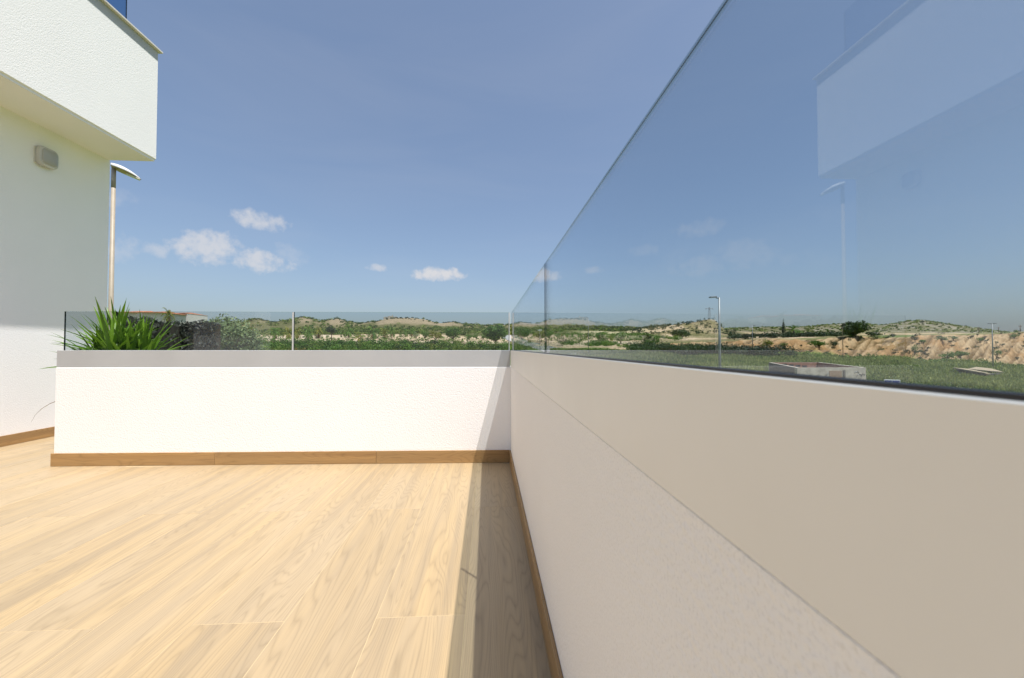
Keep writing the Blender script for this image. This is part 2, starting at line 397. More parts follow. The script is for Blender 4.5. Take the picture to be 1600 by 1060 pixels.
def bank_mask(xc, d):
    lo = np.interp(xc, [1000, 1060, 1120, 1200, 1330, 1450, 1600], [118, 121, 122, 119, 109, 99, 94])
    hi = np.interp(xc, [1000, 1060, 1120, 1200, 1330, 1450, 1600], [140, 140, 139, 137, 128, 120, 115])
    m = np.clip((d-lo)/4, 0, 1)*np.clip((hi-d)/3, 0, 1)
    return m*np.clip((xc-960)/80, 0, 1)
def gz(x, y): return float(zfun(np.array([x]), np.array([y]))[0])
def ground_at(px_, py_, dmin=24, dmax=600):
    """first ground point whose photo row is at or above py_ along photo column px_"""
    ds = np.arange(dmin, dmax, .5); base = ray(px_, 544); base = base/base.dot(fwv)
    X = base.x*ds; Y = base.y*ds; Z = zfun(X, Y)
    rows = 544-(Z-H)/ds*FPX
    k = np.argmax(rows <= py_)
    if rows[k] > py_: k = int(np.argmin(rows))
    return Vector((X[k], Y[k], Z[k])), float(ds[k])
def on_depth(px_, d):
    base = ray(px_, 544); base = base/base.dot(fwv)
    X, Y = base.x*d, base.y*d
    return Vector((X, Y, gz(X, Y)))

def build_ground():
    az = np.concatenate([np.linspace(-180, -72, 28)[:-1], np.linspace(-72, 72, 1100), np.linspace(72, 180, 28)[1:]])
    rr = np.concatenate([np.array([2., 6, 12, 18, 24]), np.arange(30, 90, 1.6), np.arange(90, 300, .75), np.arange(300, 720, 3), np.geomspace(720, 5000, 18)])
    A, RR = np.meshgrid(np.radians(az), rr, indexing='ij')
    X = RR*np.sin(A); Y = RR*np.cos(A); Z = zfun(X, Y)
    n, m = A.shape
    co = np.stack([X, Y, Z], -1).reshape(-1, 3)
    i, j = np.meshgrid(np.arange(n-1), np.arange(m-1), indexing='ij')
    a = (i*m+j).ravel(); q = np.stack([a, a+1, a+m+1, a+m], -1)
    me = bpy.data.meshes.new('ground'); me.vertices.add(len(co)); me.vertices.foreach_set('co', co.ravel())
    me.loops.add(q.size); me.loops.foreach_set('vertex_index', q.ravel().astype(np.int32))
    me.polygons.add(len(q)); me.polygons.foreach_set('loop_start', np.arange(0, q.size, 4, dtype=np.int32)); me.polygons.foreach_set('loop_total', np.full(len(q), 4, dtype=np.int32))
    me.polygons.foreach_set('use_smooth', np.ones(len(q), dtype=bool))
    # soil colours (albedo)
    xc = xcol(X, Y); d = RR*np.clip(np.cos(A-TH), .42, 1)
    n1 = fbm(X*.035, Y*.035, 5); n2 = fbm(X*.15+40, Y*.15, 4); n3 = fbm(X*.5, Y*.5+90, 3)
    C = lambda c: np.array(c)[None, None, :]*np.ones(A.shape+(1,))
    mixv = lambda a, b, f: a*(1-f[..., None])+b*f[..., None]
    sand = C((.50, .375, .245)); pale = C((.56, .47, .35)); orange = C((.33, .20, .095)); scrub = C((.115, .11, .045)); grass = C((.10, .155, .03)); dry = C((.26, .21, .11)); greyh = C((.25, .22, .165))
    ss = lambda a, b, v: np.clip((v-a)/(b-a), 0, 1)**2*(3-2*np.clip((v-a)/(b-a), 0, 1))
    c = mixv(grass, dry, ss(.55, .72, n2)*.6)
    # left fields: green foreground, sand strip, scrub hill, bare mounds
    leftw = 1-ss(960, 1040, xc)
    cl = mixv(c, sand, ss(120, 130, d+(n2-.5)*22))
    cl = mixv(cl, pale, ss(.45, .6, n1)*ss(120, 130, d)*.5)
    cl = mixv(cl, scrub, ss(192, 204, d+(n2-.5)*24))
    rough_bare = ss(.52, .62, n2*.5+n1*.5)*ss(240, 290, d)
    cl = mixv(cl, C((.27, .21, .125)), rough_bare*.6)
    mesa = ss(268, 277, d)*(1-ss(330, 340, d+(n3-.5)*8))*ss(583, 596, xc)*(1-ss(700, 730, xc))
    mound = ss(266, 280, d)*(ss(463, 470, xc)*(1-ss(480, 490, xc))+ss(512, 518, xc)*(1-ss(534, 540, xc)))
    cl = mixv(cl, C((.30, .23, .145)), np.clip(mesa+mound*.9, 0, 1)*(.75+.25*ss(.3, .6, n3)))
    # pale field strips right of the corner
    strip = ss(880, 930, xc)*(1-ss(1010, 1040, xc))*ss(196, 202, d)*(1-ss(238, 246, d))
    cl = mixv(cl, C((.50, .43, .26)), strip)
    # right side: grass, cut bank, plateau, grey hills
    cr_ = mixv(c, C((.13, .15, .06)), ss(.4, .7, n1)*.6)
    top = ss(132, 140, d+ (xc-1200)*.045)
    plateau = mixv(sand, dry, ss(.4, .65, n2)); plateau = mixv(plateau, scrub, ss(.47, .6, n1)*.8)
    cr_ = mixv(cr_, plateau, top)
    bm_ = bank_mask(xc, d)
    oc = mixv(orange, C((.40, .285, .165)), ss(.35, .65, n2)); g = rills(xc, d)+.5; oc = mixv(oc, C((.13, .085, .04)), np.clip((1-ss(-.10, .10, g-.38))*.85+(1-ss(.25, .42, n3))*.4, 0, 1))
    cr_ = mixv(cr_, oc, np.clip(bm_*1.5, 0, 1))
    hill = ss(235, 250, d)*(1-ss(1135, 1150, xc))
    hc = mixv(C((.25, .185, .125)), scrub, ss(.45, .62, n2)*.6)
    hc = mixv(hc, pale, ss(1108, 1113, xc)*.8)
    cr_ = mixv(cr_, hc, hill)
    far = ss(330, 400, d)
    cr_ = mixv(cr_, mixv(greyh, scrub, ss(.38, .55, n2*.6+n1*.4)*.85), far)
    cc = mixv(cr_, cl, leftw)
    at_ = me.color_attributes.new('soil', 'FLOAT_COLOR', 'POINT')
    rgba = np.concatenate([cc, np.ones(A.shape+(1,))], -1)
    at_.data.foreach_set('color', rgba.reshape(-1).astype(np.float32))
    me.materials.append(M['ground']); me.update(); me.validate()
    return tag(link(bpy.data.objects.new('ground', me)), kind='structure')
build_ground()

# road: a pale lane climbing away to the right of the corner
def ribbon(name, pts, wid, mt, lift, thick=0.0, off=0.0):
    V, F = [], []
    for k, p in enumerate(pts):
        t = (pts[min(k+1, len(pts)-1)]-pts[max(k-1, 0)]); t.z = 0; t.normalize(); nrm = Vector((t.y, -t.x, 0))
        cpt = p+nrm*off; zz = max(gz(*(cpt+nrm*s)[:2]) for s in (-wid/2, 0, wid/2))+lift
        for s in (-wid/2, wid/2): V.append((cpt.x+nrm.x*s, cpt.y+nrm.y*s, zz))
        if thick:
            for s in (wid/2, -wid/2): V.append((cpt.x+nrm.x*s, cpt.y+nrm.y*s, zz-thick))
    n = 4 if thick else 2
    for k in range(len(pts)-1):
        for q in range(n if thick else 1):
            a, b = k*n+q, k*n+(q+1) % n
            F.append((a, b, b+n, a+n))
    return tag(mesh_obj(name, V, F, mt), kind='structure')
road_pts = []
for d, xx in [(70, 905), (80, 893), (90, 884), (100, 874), (112, 862), (125, 846), (140, 829), (155, 814), (172, 803), (190, 796), (205, 792)]:
    road_pts.append(on_depth(xx, d))
ribbon('road', road_pts, 7.0, M['asphalt'], .12)
ribbon('kerb', road_pts, .35, M['kerb'], .30, .5, 3.9)

# ------------------------------------------------------------------ foliage
def foliage(center, rad, n, size, lumps=9, seed=0, flat=0.0, lump_r=.5, core=.25):
    g = np.random.default_rng(seed)
    rad = np.array(rad)
    L = g.normal(size=(lumps, 3)); L /= np.linalg.norm(L, axis=1)[:, None]; L *= g.uniform(.35, .72, (lumps, 1)); L[:, 2] = np.where(L[:, 2] < 0, L[:, 2]*(1-flat), L[:, 2])
    lr = g.uniform(lump_r*.65, lump_r*1.15, lumps)
    k = g.integers(0, lumps, n)
    P = g.normal(size=(n, 3)); P /= np.linalg.norm(P, axis=1)[:, None]
    rr = np.where(g.random(n) < core, g.random(n)**.5, g.uniform(.8, 1.12, n))
    pos = (L[k]+P*lr[k][:, None]*rr[:, None])*rad
    nrm = P+g.normal(size=(n, 3))*.55; nrm /= np.linalg.norm(nrm, axis=1)[:, None]
    a = np.cross(nrm, g.normal(size=(n, 3))); a /= np.linalg.norm(a, axis=1)[:, None]; b = np.cross(nrm, a)
    s = size*g.uniform(.6, 1.35, (n, 1))
    c = pos+np.array(center)
    V = np.stack([c-a*s*.5, c+b*s*.28, c+a*s*.5, c-b*s*.28], 1)
    lt = g.uniform(0, 1, lumps)
    T = np.clip(.15+.45*lt[k]+.4*g.random(n), 0, 1)
    return V.reshape(-1, 3), T
def quads(n): return np.arange(n*4).reshape(-1, 4)
def fast_quads(name, V, T, mt, parent=None):
    V = np.asarray(V, np.float32); nq = len(V)//4
    me = bpy.data.meshes.new(name); me.vertices.add(len(V)); me.vertices.foreach_set('co', V.ravel())
    me.loops.add(nq*4); me.loops.foreach_set('vertex_index', np.arange(nq*4, dtype=np.int32))
    me.polygons.add(nq); me.polygons.foreach_set('loop_start', np.arange(0, nq*4, 4, dtype=np.int32)); me.polygons.foreach_set('loop_total', np.full(nq, 4, dtype=np.int32))
    a = me.attributes.new('tint', 'FLOAT', 'FACE'); a.data.foreach_set('value', np.asarray(T, np.float32))
    me.materials.append(mt); me.update()
    return link(bpy.data.objects.new(name, me), parent)

_sd = [100]
def tree(name, base, h, wdt, mt, label, cat='tree', trunk_frac=.3, n=420, leaf=None, group=None, lumps=10, flat=.2, crown_h=None, trunk_r=None, multi=1):
    _sd[0] += 1; g = random.Random(_sd[0]); n = int(n*1.7)
    o = empty(name, base, label=label, cat=cat, group=group)
    ch = crown_h or h*(1-trunk_frac)
    cz = h-ch/2
    leaf = leaf or max(.18, wdt*.09)
    V, T = foliage((0, 0, cz), (wdt/2*1.0, wdt/2*1.0, ch/2*1.0), n, leaf, lumps, _sd[0], flat)
    r0 = trunk_r or max(.06, wdt*.035)
    bm = bmesh.new()
    for q in range(multi):
        dx, dy = (g.uniform(-.15, .15)*wdt*(multi > 1), g.uniform(-.15, .15)*wdt*(multi > 1))
        add_tube(bm, [(dx*.3, dy*.3, -.3), (dx*.6, dy*.6, h*trunk_frac*.6), (dx, dy, max(h*trunk_frac, .3)), (dx*1.5+.03, dy*1.5, cz)], [r0*1.2, r0, r0*.8, r0*.4], 7)
    for q in range(5):
        a = q*1.257+g.random(); z0 = max(h*trunk_frac*.9, .2)
        add_tube(bm, [(0, 0, z0), (math.cos(a)*wdt*.16, math.sin(a)*wdt*.16, z0+ch*.25), (math.cos(a)*wdt*.33, math.sin(a)*wdt*.33, cz+ch*.1)], [r0*.55, r0*.4, r0*.15], 5)
    bm_obj('trunk', bm, M['bark'], o, True)
    fast_quads('crown', V, T, mt, o)
    return o

def palm(base, h, wdt, label, dry=.25, group='palms planted on the sand strip', nf=26, name='palm_tree', trunk=.35):
    _sd[0] += 1; g = np.random.default_rng(_sd[0])
    o = empty(name, base, label=label, cat='palm', group=group)
    th_ = h*trunk
    bm = bmesh.new(); n = 5; tr = max(.12, wdt*.055)
    add_tube(bm, [(0, 0, -.3)]+[(0, 0, th_*k/n) for k in range(1, n+1)]+[(0, 0, th_+.15)], [tr*1.15]+[tr*(1+.12*(k % 2)) for k in range(n)]+[tr*.7], 8)
    bm_obj('trunk', bm, M['bark'], o, True)
    def fronds(cnt, e0, e1, L, tmin, tmax):
        V = []; T = []
        for f in range(cnt):
            a = f*2.39996+g.uniform(-.3, .3); el = g.uniform(e0, e1); l = L*g.uniform(.8, 1.1)
            dirh = np.array([math.cos(a), math.sin(a), 0]); side = np.array([-math.sin(a), math.cos(a), 0])
            p = np.array([0, 0, th_]); e = el; sg = 7; st = l/sg
            tt = g.uniform(tmin, tmax)
            for s in range(sg):
                q = p+(dirh*math.cos(e)+np.array([0, 0, 1])*math.sin(e))*st
                if s >= 1:
                    wl_ = l*.22*math.sin(math.pi*(s+.6)/(sg+.9))
                    for sd in (-1, 1):
                        for u in (0.1, .55):
                            b0 = p+(q-p)*u; b1 = p+(q-p)*(u+.36)
                            tip = (p+(q-p)*(u+.75))+side*sd*wl_+np.array([0, 0, -.25*wl_])
                            V += [b0, b1, tip+(b1-b0)*.3, tip]; T.append(np.clip(tt+g.uniform(-.15, .15), 0, 1))
                p = q; e -= .28
        return np.array(V), np.array(T)
    V, T = fronds(nf, .15, 1.45, wdt*.56, .2, 1)
    V[:, 2] += 0
    hmax = V[:, 2].max(); 
    V[:, 2] = th_+(V[:, 2]-th_)*((h-th_)/max(.1, hmax-th_))
    fast_quads('crown', V, T, M['leaf_yellow'] if dry > .5 else M['leaf_green'], o)
    if dry > 0:
        V, T = fronds(max(6, int(nf*.4)), -.9, .1, wdt*.45, 0, 1)
        fast_quads('dry_skirt', V, T, M['leaf_dry'], o)
    return o

# ------------------------------------------------------------------ terrace floor
FW_R, FW_L = Vector((0.176, 3.160)), Vector((-3.165, 3.256))     # front parapet inner face, right and left ends
fw_ang = math.atan2(FW_R.y-FW_L.y, FW_R.x-FW_L.x)
WALL_X, WALL_END, SLAB_X = -4.24, 4.903, -3.742
RX = 0.18                                                          # right parapet inner face
def fline(x): return FW_R.y+(x-FW_R.x)*(FW_L.y-FW_R.y)/(FW_L.x-FW_R.x)
fl = empty('terrace_floor', (0, 0, 0), kind='structure')
floor_base = bmesh.new()
add_box(floor_base, WALL_X, RX+.02, -2.6, 3.3, -.30, -.0012); add_box(floor_base, WALL_X, -2.5, 3.301, 4.9, -.30, -.0012)
bm_obj('grout_bed', floor_base, M['grout'], fl)
PWID, PLEN, GAP = .2845, 1.83, .0021
mesh_cache = {}
def plank_mesh(wd, ln):
    key = (round(wd, 3), round(ln, 3))
    if key not in mesh_cache:
        bm = bmesh.new(); add_box(bm, -wd/2, wd/2, -ln/2, ln/2, -.012, 0, .0008)
        me = bpy.data.meshes.new('plank'); bm.to_mesh(me); bm.free(); me.materials.append(M['plank']); mesh_cache[key] = me
    return mesh_cache[key]
k = 0
for k in range(0, 16):
    x0 = -.069-PWID*k; x1 = x0+PWID
    x0c, x1c = max(x0, WALL_X+.004), min(x1, RX-.002)
    if x1c-x0c < .02: continue
    ylim = 4.88 if x1c < -3.14 else fline((x0c+x1c)/2)-.004
    if x1c >= -3.14 and x0c < -3.165: ylim = fline(-3.165)
    s0 = 2.285 if k % 2 == 0 else 1.375
    for n in range(-4, 4):
        y0 = s0+PLEN*n; y1 = y0+PLEN
        y0c, y1c = max(y0, -2.55), min(y1, ylim)
        if y1c-y0c < .03: continue
        o = bpy.data.objects.new('plank', plank_mesh(x1c-x0c-GAP, y1c-y0c-GAP)); link(o, fl)
        o.location = ((x0c+x1c)/2, (y0c+y1c)/2, random.uniform(-.0006, 0))

# ------------------------------------------------------------------ house on the left
hs_ = empty('house', (WALL_X, WALL_END, 0), label='white rendered house wall with overhanging upper balcony at left', cat='house')
def hb(name, x0, x1, y0, y1, z0, z1, mt, bevel=0, par=None):
    o = box(name, x0-WALL_X, x1-WALL_X, y0-WALL_END, y1-WALL_END, z0, z1, mt, par or hs_, bevel); return o
WB = -1.3
WY0, WY1, WZ1 = .55, 2.9, 2.25                 # added door opening out of view, for a dark reflection in the glass
bm = bmesh.new()
def hbox(b, x0, x1, y0, y1, z0, z1, bv=0): add_box(b, x0-WALL_X, x1-WALL_X, y0-WALL_END, y1-WALL_END, z0, z1, bv)
hbox(bm, WALL_X-.28, WALL_X, WY1, WALL_END, GZ-.5, 2.972)
hbox(bm, WALL_X-.28, WALL_X, WB, WY0, GZ-.5, 2.972)
hbox(bm, WALL_X-.28, WALL_X, WY0, WY1, WZ1, 2.972)
hbox(bm, WALL_X-.28, WALL_X, WY0, WY1, GZ-.5, -.01)
hbox(bm, -9, WALL_X-.28, WALL_END-.3, WALL_END, GZ-.5, 2.972)
hbox(bm, -9, WALL_X-.28, WB, WB+.3, GZ-.5, 2.972)
bm_obj('wall', bm, M['stucco'], hs_)
hb('interior', -8, -7.9, WB+.4, WALL_END-.4, 0, 2.9, M['dark_room'])
dw = hb('added_door', WALL_X-.14, WALL_X-.12, WY0+.06, WY1-.06, .07, WZ1-.06, M['dark_win'])
bm = bmesh.new()
for a, b_, c, d in ((WY0, WY0+.06, .0, WZ1), (WY1-.06, WY1, .0, WZ1), ((WY0+WY1)/2-.04, (WY0+WY1)/2+.04, .06, WZ1-.06)): hbox(bm, WALL_X-.16, WALL_X-.08, a+.001, b_-.001, c, d)
hbox(bm, WALL_X-.155, WALL_X-.085, WY0+.06, WY1-.06, 0, .06); hbox(bm, WALL_X-.155, WALL_X-.085, WY0+.06, WY1-.06, WZ1-.06, WZ1)
bm_obj('added_door_frame', bm, M['grey_head'], dw)
# balcony storey
hb('soffit', -9, SLAB_X-.012, WB, WALL_END-.012, 2.972, 2.995, M['soffit'])
hb('balcony_parapet', -9, SLAB_X, WB-.01, WALL_END, 2.995, 4.135, M['stucco'], .006)
hb('cap_band', -9, SLAB_X-.003, WB-.007, WALL_END-.003, 4.135, 4.235, M['cap'])
hb('coping', -9, SLAB_X+.03, WB-.03, WALL_END+.03, 4.235, 4.256, M['coping'], .003)
# skirting tiles along the wall foot
def skirt_run(par, p0, p1, h, joints, wallside):
    """tiles along p0->p1 (2D), thickness to wallside"""
    d = (p1-p0); L_ = d.length; d.normalize(); nn = Vector((d.y, -d.x))*wallside
    js = [0]+list(joints)+[L_]
    for a, b_ in zip(js, js[1:]):
        ln = b_-a-.002; c = p0+d*((a+b_)/2)+nn*.005
        bm = bmesh.new(); add_box(bm, -h/2, h/2, -ln/2, ln/2, -.005, .005, .001)
        o = bm_obj('skirting_tile', bm, M['skirt'], par)
        ax = Vector((d.x, d.y, 0)); zz = Vector((0, 0, 1)); yy = ax.cross(zz)
        mtx = Matrix((( -zz.x, ax.x, -yy.x, 0), (-zz.y, ax.y, -yy.y, 0), (-zz.z, ax.z, -yy.z, 0), (0, 0, 0, 1)))
        mtx = Matrix.Translation((c.x, c.y, h/2+.001)) @ mtx
        o.matrix_world = par.matrix_world.inverted() @ mtx if False else mtx
        o.matrix_parent_inverse = Matrix.LocRotScale(par.location, par.rotation_euler, par.scale).inverted()
SK = .093
skirt_run(hs_, Vector((WALL_X+.001, 2.95)), Vector((WALL_X+.001, WALL_END)), SK, [.55, 1.45], 1)
skirt_run(hs_, Vector((WALL_X+.001, WB)), Vector((WALL_X+.001, .5)), SK, [.9], 1)

# wall lamp under the overhang
wl_o = empty('wall_lamp', (WALL_X, 4.205, 2.684), label='rounded square grey wall lamp under the balcony overhang', cat='wall lamp')
bm = bmesh.new(); add_box(bm, 0, .012, -.088, .088, -.075, .075); bm_obj('back_plate', bm, M['lamp_white'], wl_o)
def rounded(sx, sy, sz, x0, r_, dome):
    bm = bmesh.new(); pts = []
    for cx, cy, a0 in ((sy/2-r_, sz/2-r_, 0), (-sy/2+r_, sz/2-r_, 90), (-sy/2+r_, -sz/2+r_, 180), (sy/2-r_, -sz/2+r_, 270)):
        for q in range(5): a = R(a0+q*22.5); pts.append((cx+r_*math.cos(a), cy+r_*math.sin(a)))
    rings = []
    for xx, f in ((x0, 1), (x0+sx*.7, .99), (x0+sx*.9, .95), (x0+sx, .86), (x0+sx+dome, .4)):
        rings.append([bm.verts.new((xx, p[0]*f, p[1]*f)) for p in pts])
    for a, b_ in zip(rings, rings[1:]):
        for q in range(len(pts)): bm.faces.new((a[q], a[(q+1) % len(pts)], b_[(q+1) % len(pts)], b_[q]))
    bm.faces.new(rings[0][::-1]); bm.faces.new(rings[-1]); bmesh.ops.recalc_face_normals(bm, faces=bm.faces)
    return bm
bm_obj('housing', rounded(.045, .18, .185, .012, .045, .006), M['lamp_rim'], wl_o, True)
bm_obj('diffuser', rounded(.03, .145, .145, .040, .035, .008), M['lamp_grey'], wl_o, True)
box('light_slot', .030, .058, -.05, .05, -.089, -.080, M['lens'], wl_o)

# balcony glass above
bg_o = empty('balcony_railing', (SLAB_X-.07, 4.56, 4.256), label='blue tinted glass railing on top of the upper balcony parapet', cat='glass railing')
def pane(par, x0, x1, y0, y1, z0, z1, mt, name='glass_pane', normal='x'):
    bm = bmesh.new(); add_box(bm, x0, x1, y0, y1, z0, z1)
    bm.normal_update()
    ax = 0 if normal == 'x' else 1
    for f in bm.faces: f.material_index = 0 if abs(f.normal[ax]) > .9 else (2 if abs(f.normal[2]) > .9 else 1)
    return bm_obj(name, bm, [mt, M['edge'], M['edge_top']], par)
for a, b_ in ((-1.5, 0), (-3.1, -1.52), (-4.7, -3.12)): pane(bg_o, -.006, .006, a, b_, .004, .55, M['glass_blue'])
box('base_channel', -.02, .02, -4.7, -.002, .0, .03, M['cap'], bg_o)

# ------------------------------------------------------------------ front parapet
CAPZ0, CAPZ1, GLZ = .722, .846, 1.135
FL = (FW_R-FW_L).length
fp = empty('parapet_wall', (FW_R.x, FW_R.y, 0), fw_ang, label='low white stucco parapet across the far end of the terrace', cat='parapet')
# local frame: x runs from -FL (left end) to 0 (corner), y outwards
bm = bmesh.new(); add_box(bm, -FL, 0.26, 0, .22, GZ-.4, CAPZ0-.001, .004); bm_obj('stucco_body', bm, M['stucco'], fp)
bm = bmesh.new(); add_box(bm, -FL+.004, .0, .002, .205, CAPZ0, CAPZ1, .0015); bm_obj('cap', bm, M['cap'], fp)
def wline(t): v = FW_R+(FW_L-FW_R).normalized()*t; return v
skirt_run(fp, wline(FL+.012), wline(.006), SK, [FL-2.22+.05, FL-1.02+.03], 1)
fgl = empty('glass_railing', (FW_R.x, FW_R.y, CAPZ1), fw_ang, label='low frameless glass railing standing on the far parapet', cat='glass railing')
XJ = -(FW_R.x+1.457)
pane(fgl, -FL+.045, XJ-.006, .010, .022, -.012, GLZ-CAPZ1, M['glass'], normal='y')
pane(fgl, XJ+.006, -.012, .010, .022, -.012, GLZ-CAPZ1, M['glass'], normal='y')
box('joint_strip', XJ-.0055, XJ+.0055, .0085, .0235, .001, GLZ-CAPZ1-.002, M['steel'], fgl)
box('corner_strip', -.0115, -.004, .0085, .022, .001, GLZ-CAPZ1-.001, M['steel'], fgl)

# ------------------------------------------------------------------ right parapet
rp = empty('parapet_wall', (RX, -2.6, 0), label='white stucco parapet running close along the right side in shade', cat='parapet')
YL = FW_R.y+2.6+.0
bm = bmesh.new(); add_box(bm, 0, .10, 0, YL-.001, GZ-.4, CAPZ0-.001, .002); bm_obj('stucco_body', bm, M['stucco'], rp)
bm = bmesh.new(); add_box(bm, -.002, .004, 0, YL-.003, CAPZ0, CAPZ1, .001); bm_obj('cap', bm, M['cap_shade_lift'], rp)
bm = bmesh.new(); add_box(bm, .0045, .0295, 0, YL-.003, CAPZ0, CAPZ1-.001, .001); bm_obj('cap_top', bm, M['channel'], rp)
bm = bmesh.new(); add_box(bm, .030, .033, 0, YL-.003, CAPZ0+.02, CAPZ1+.0003, .0008); bm_obj('outer_flashing', bm, M['gasket'], rp)
skirt_run(rp, Vector((RX-.001, FW_R.y-.008)), Vector((RX-.001, -2.6)), SK, [.77, 1.87, 3.07, 4.27], 1)
rgl = empty('glass_railing', (RX, 0, CAPZ1), label='tall reflecting frameless glass railing along the right parapet', cat='glass railing')
YJ = 1.322
for a, b_ in ((YJ+.003, FW_R.y-.016), (-.62, YJ-.003), (-2.55, -.63)): pane(rgl, .004, .010, a, b_, .001, GLZ-CAPZ1, M['glass'])
for a, b_ in ((YJ+.003, FW_R.y-.016), (-.62, YJ-.003), (-2.55, -.63)):
    box('edge_seam', .0066, .0076, a, b_, GLZ-CAPZ1+.0002, GLZ-CAPZ1+.0009, M['gasket'], rgl)
bm = bmesh.new(); add_box(bm, .0002, .0038, -2.55, FW_R.y-.02, .0003, .0022); bm_obj('gasket', bm, M['gasket'], rgl)

# storey below the terrace
tag(box('terrace_base', WALL_X+.001, RX-.002, -2.55, 3.15, GZ-.4, -.302, M['stucco']), kind='structure')
tag(box('corridor_base', WALL_X+.001, -2.5, 3.48, 4.88, GZ-.4, -.302, M['stucco']), kind='structure')

# ------------------------------------------------------------------ potted plant behind the parapet
pb = empty('potted_plant', (-3.37, 3.98, 0), label='spiky green strap leaved plant behind the left end of the far glass railing', cat='plant')
bm = bmesh.new()
prof = [(0, .0), (.15, .0), (.19, .42), (.205, .43), (.205, .46), (.18, .46), (.175, .41)]
rings = [[bm.verts.new((r_*math.cos(a), r_*math.sin(a), z)) for a in [2*math.pi*q/20 for q in range(20)]] for r_, z in prof[1:]]
for a, b_ in zip(rings, rings[1:]):
    for q in range(20): bm.faces.new((a[q], a[(q+1) % 20], b_[(q+1) % 20], b_[q]))
bm.faces.new(rings[0][::-1]); pot = bm_obj('pot', bm, M['pot'], pb, True)
bm = bmesh.new(); bmesh.ops.create_circle(bm, cap_ends=True, segments=20, radius=.176, matrix=Matrix.Translation((0, 0, .42))); bm_obj('soil', bm, M['soil'], pot)
M['strap'] = leafmat('strap_leaf', (.02, .08, .008), (.25, .42, .03), .35, .35)
def strap(base, az, el, ln, wd, droop, g):
    V, F = [], []; p = Vector(base); e = el; n = 8; side = Vector((-math.sin(az), math.cos(az), 0)); tw = g.uniform(-.5, .5)
    for s in range(n+1):
        u = s/n
        dr = Vector((math.cos(az)*math.cos(e), math.sin(az)*math.cos(e), math.sin(e)))
        upn = side.cross(dr)
        sd = side*math.cos(tw*u)+upn*math.sin(tw*u)
        wv = wd*(min(1, .5+u*2.2))*(1-u**2.6)*.5+.0006
        V += [p-sd*wv+upn*wv*.5, p, p+sd*wv+upn*wv*.5]
        p = p+dr*(ln/n); e -= droop/n*(0.4+1.2*u)
    for s in range(n):
        a = s*3; F += [(a, a+1, a+4, a+3), (a+1, a+2, a+5, a+4)]
    return V, F
g = random.Random(5)
stems = [(0, 0, .80), (.17, -.05, .76), (-.15, .04, .74), (.22, .04, .72), (.08, -.12, .84), (-.06, .1, .86), (.15, .12, .80)]
for sx, sy, sz in stems: tube('stem', [(sx*.25, sy*.25, .40), (sx*.7, sy*.7, .40+(sz-.40)*.6), (sx, sy, sz)], [.022, .018, .014], M['bark'], pb, 7)
for si, (sx, sy, sz) in enumerate(stems):
    for q in range(30):
        u = q/30; az = q*2.39996+g.uniform(-.3, .3); el = R(84-78*u**1.1+g.uniform(-9, 9)); ln = g.uniform(.30, .50)*(1-.1*u)
        V, F = strap((sx, sy, sz-.06*u), az, el, ln, g.uniform(.026, .040), g.uniform(.15, .65)*(.4+u), g)
        tint = min(1, max(0, .75-.5*u+g.uniform(-.25, .25)))
        mesh_obj('leaf', V, F, M['strap'], pb, True, tint=[tint]*len(F))
# one dry leaf hanging low beside the wall end
V, F = strap((-.10, -.04, .43), R(192), R(5), .56, .02, 1.7, g); mesh_obj('dry_leaf', V, F, M['leaf_dry'], pb, True, tint=[.1]*len(F))['label'] = 'dry brown leaf drooping to the floor'

# ------------------------------------------------------------------ street lamps and poles
def lamp_post_near():
    p = at(177, 300, 7.4); base = Vector((p.x, p.y, gz(p.x, p.y)))
    top = at(177, 262, 7.4).z
    o = empty('street_lamp', base, label='tall beige street lamp with leaf shaped head close beside the white house', cat='street lamp')
    hh = top-base.z
    tube('pole', [(0, 0, -.2), (0, 0, hh*.5), (0, 0, hh-.32)], [.048, .038, .031], M['beige_pole'], o, 14)
    tube('bracket', [(0, 0, hh-.36), (0, 0, hh+.02)], [.033, .033], M['beige_pole'], o, 12)
    # head: a flattened leaf form reaching right
    ang = R(32); dirv = Vector((math.cos(ang), math.sin(ang), 0)); sd = Vector((-dirv.y, dirv.x, 0))
    L_ = .40; V = []; F = []; n = 12; m = 12
    for i in range(n+1):
        u = i/n; x = u*L_; wv = .14*(math.sin(math.pi*min(1, .18+u*.86))**.7); top_ = .085*math.sin(math.pi*(.25+.75*u))**.8; z0 = -.13*u
        for j in range(m):
            a = 2*math.pi*j/m; yy = math.cos(a)*wv; zz = math.sin(a)*(top_ if math.sin(a) > 0 else .012)
            V.append(dirv*x+sd*yy-dirv*.03+Vector((0, 0, z0+zz+.02)))
    for i in range(n):
        for j in range(m): a = i*m+j; b_ = i*m+(j+1) % m; F.append((a, b_, b_+m, a+m))
    F.append(tuple(range(m))[::-1]); F.append(tuple(n*m+j for j in range(m)))
    mi = []
    for f in F:
        js = [q % m for q in f]; mi.append(1 if all(math.sin(2*math.pi*j/m) <= .01 for j in js) and len(f) == 4 else 0)
    V = [(v.x, v.y, v.z+hh-.01) for v in V]
    hd = mesh_obj('lamp_head', V, F, [M['lamp_white'], M['lamp_under']], o, True, mi=mi)
    V2 = []
    for u, s in ((.42, -1), (.42, 1), (.88, 1), (.88, -1)):
        q = dirv*(u*L_)+sd*(s*.05)+Vector((0, 0, -.13*u-.004)); V2.append((q.x, q.y, q.z+hh-.01))
    V2 += [(a, b_, c-.012) for a, b_, c in V2]
    mesh_obj('lens', V2, [(0, 1, 2, 3), (7, 6, 5, 4), (0, 4, 5, 1), (1, 5, 6, 2), (2, 6, 7, 3), (3, 7, 4, 0)], M['lens'], hd)
lamp_post_near()
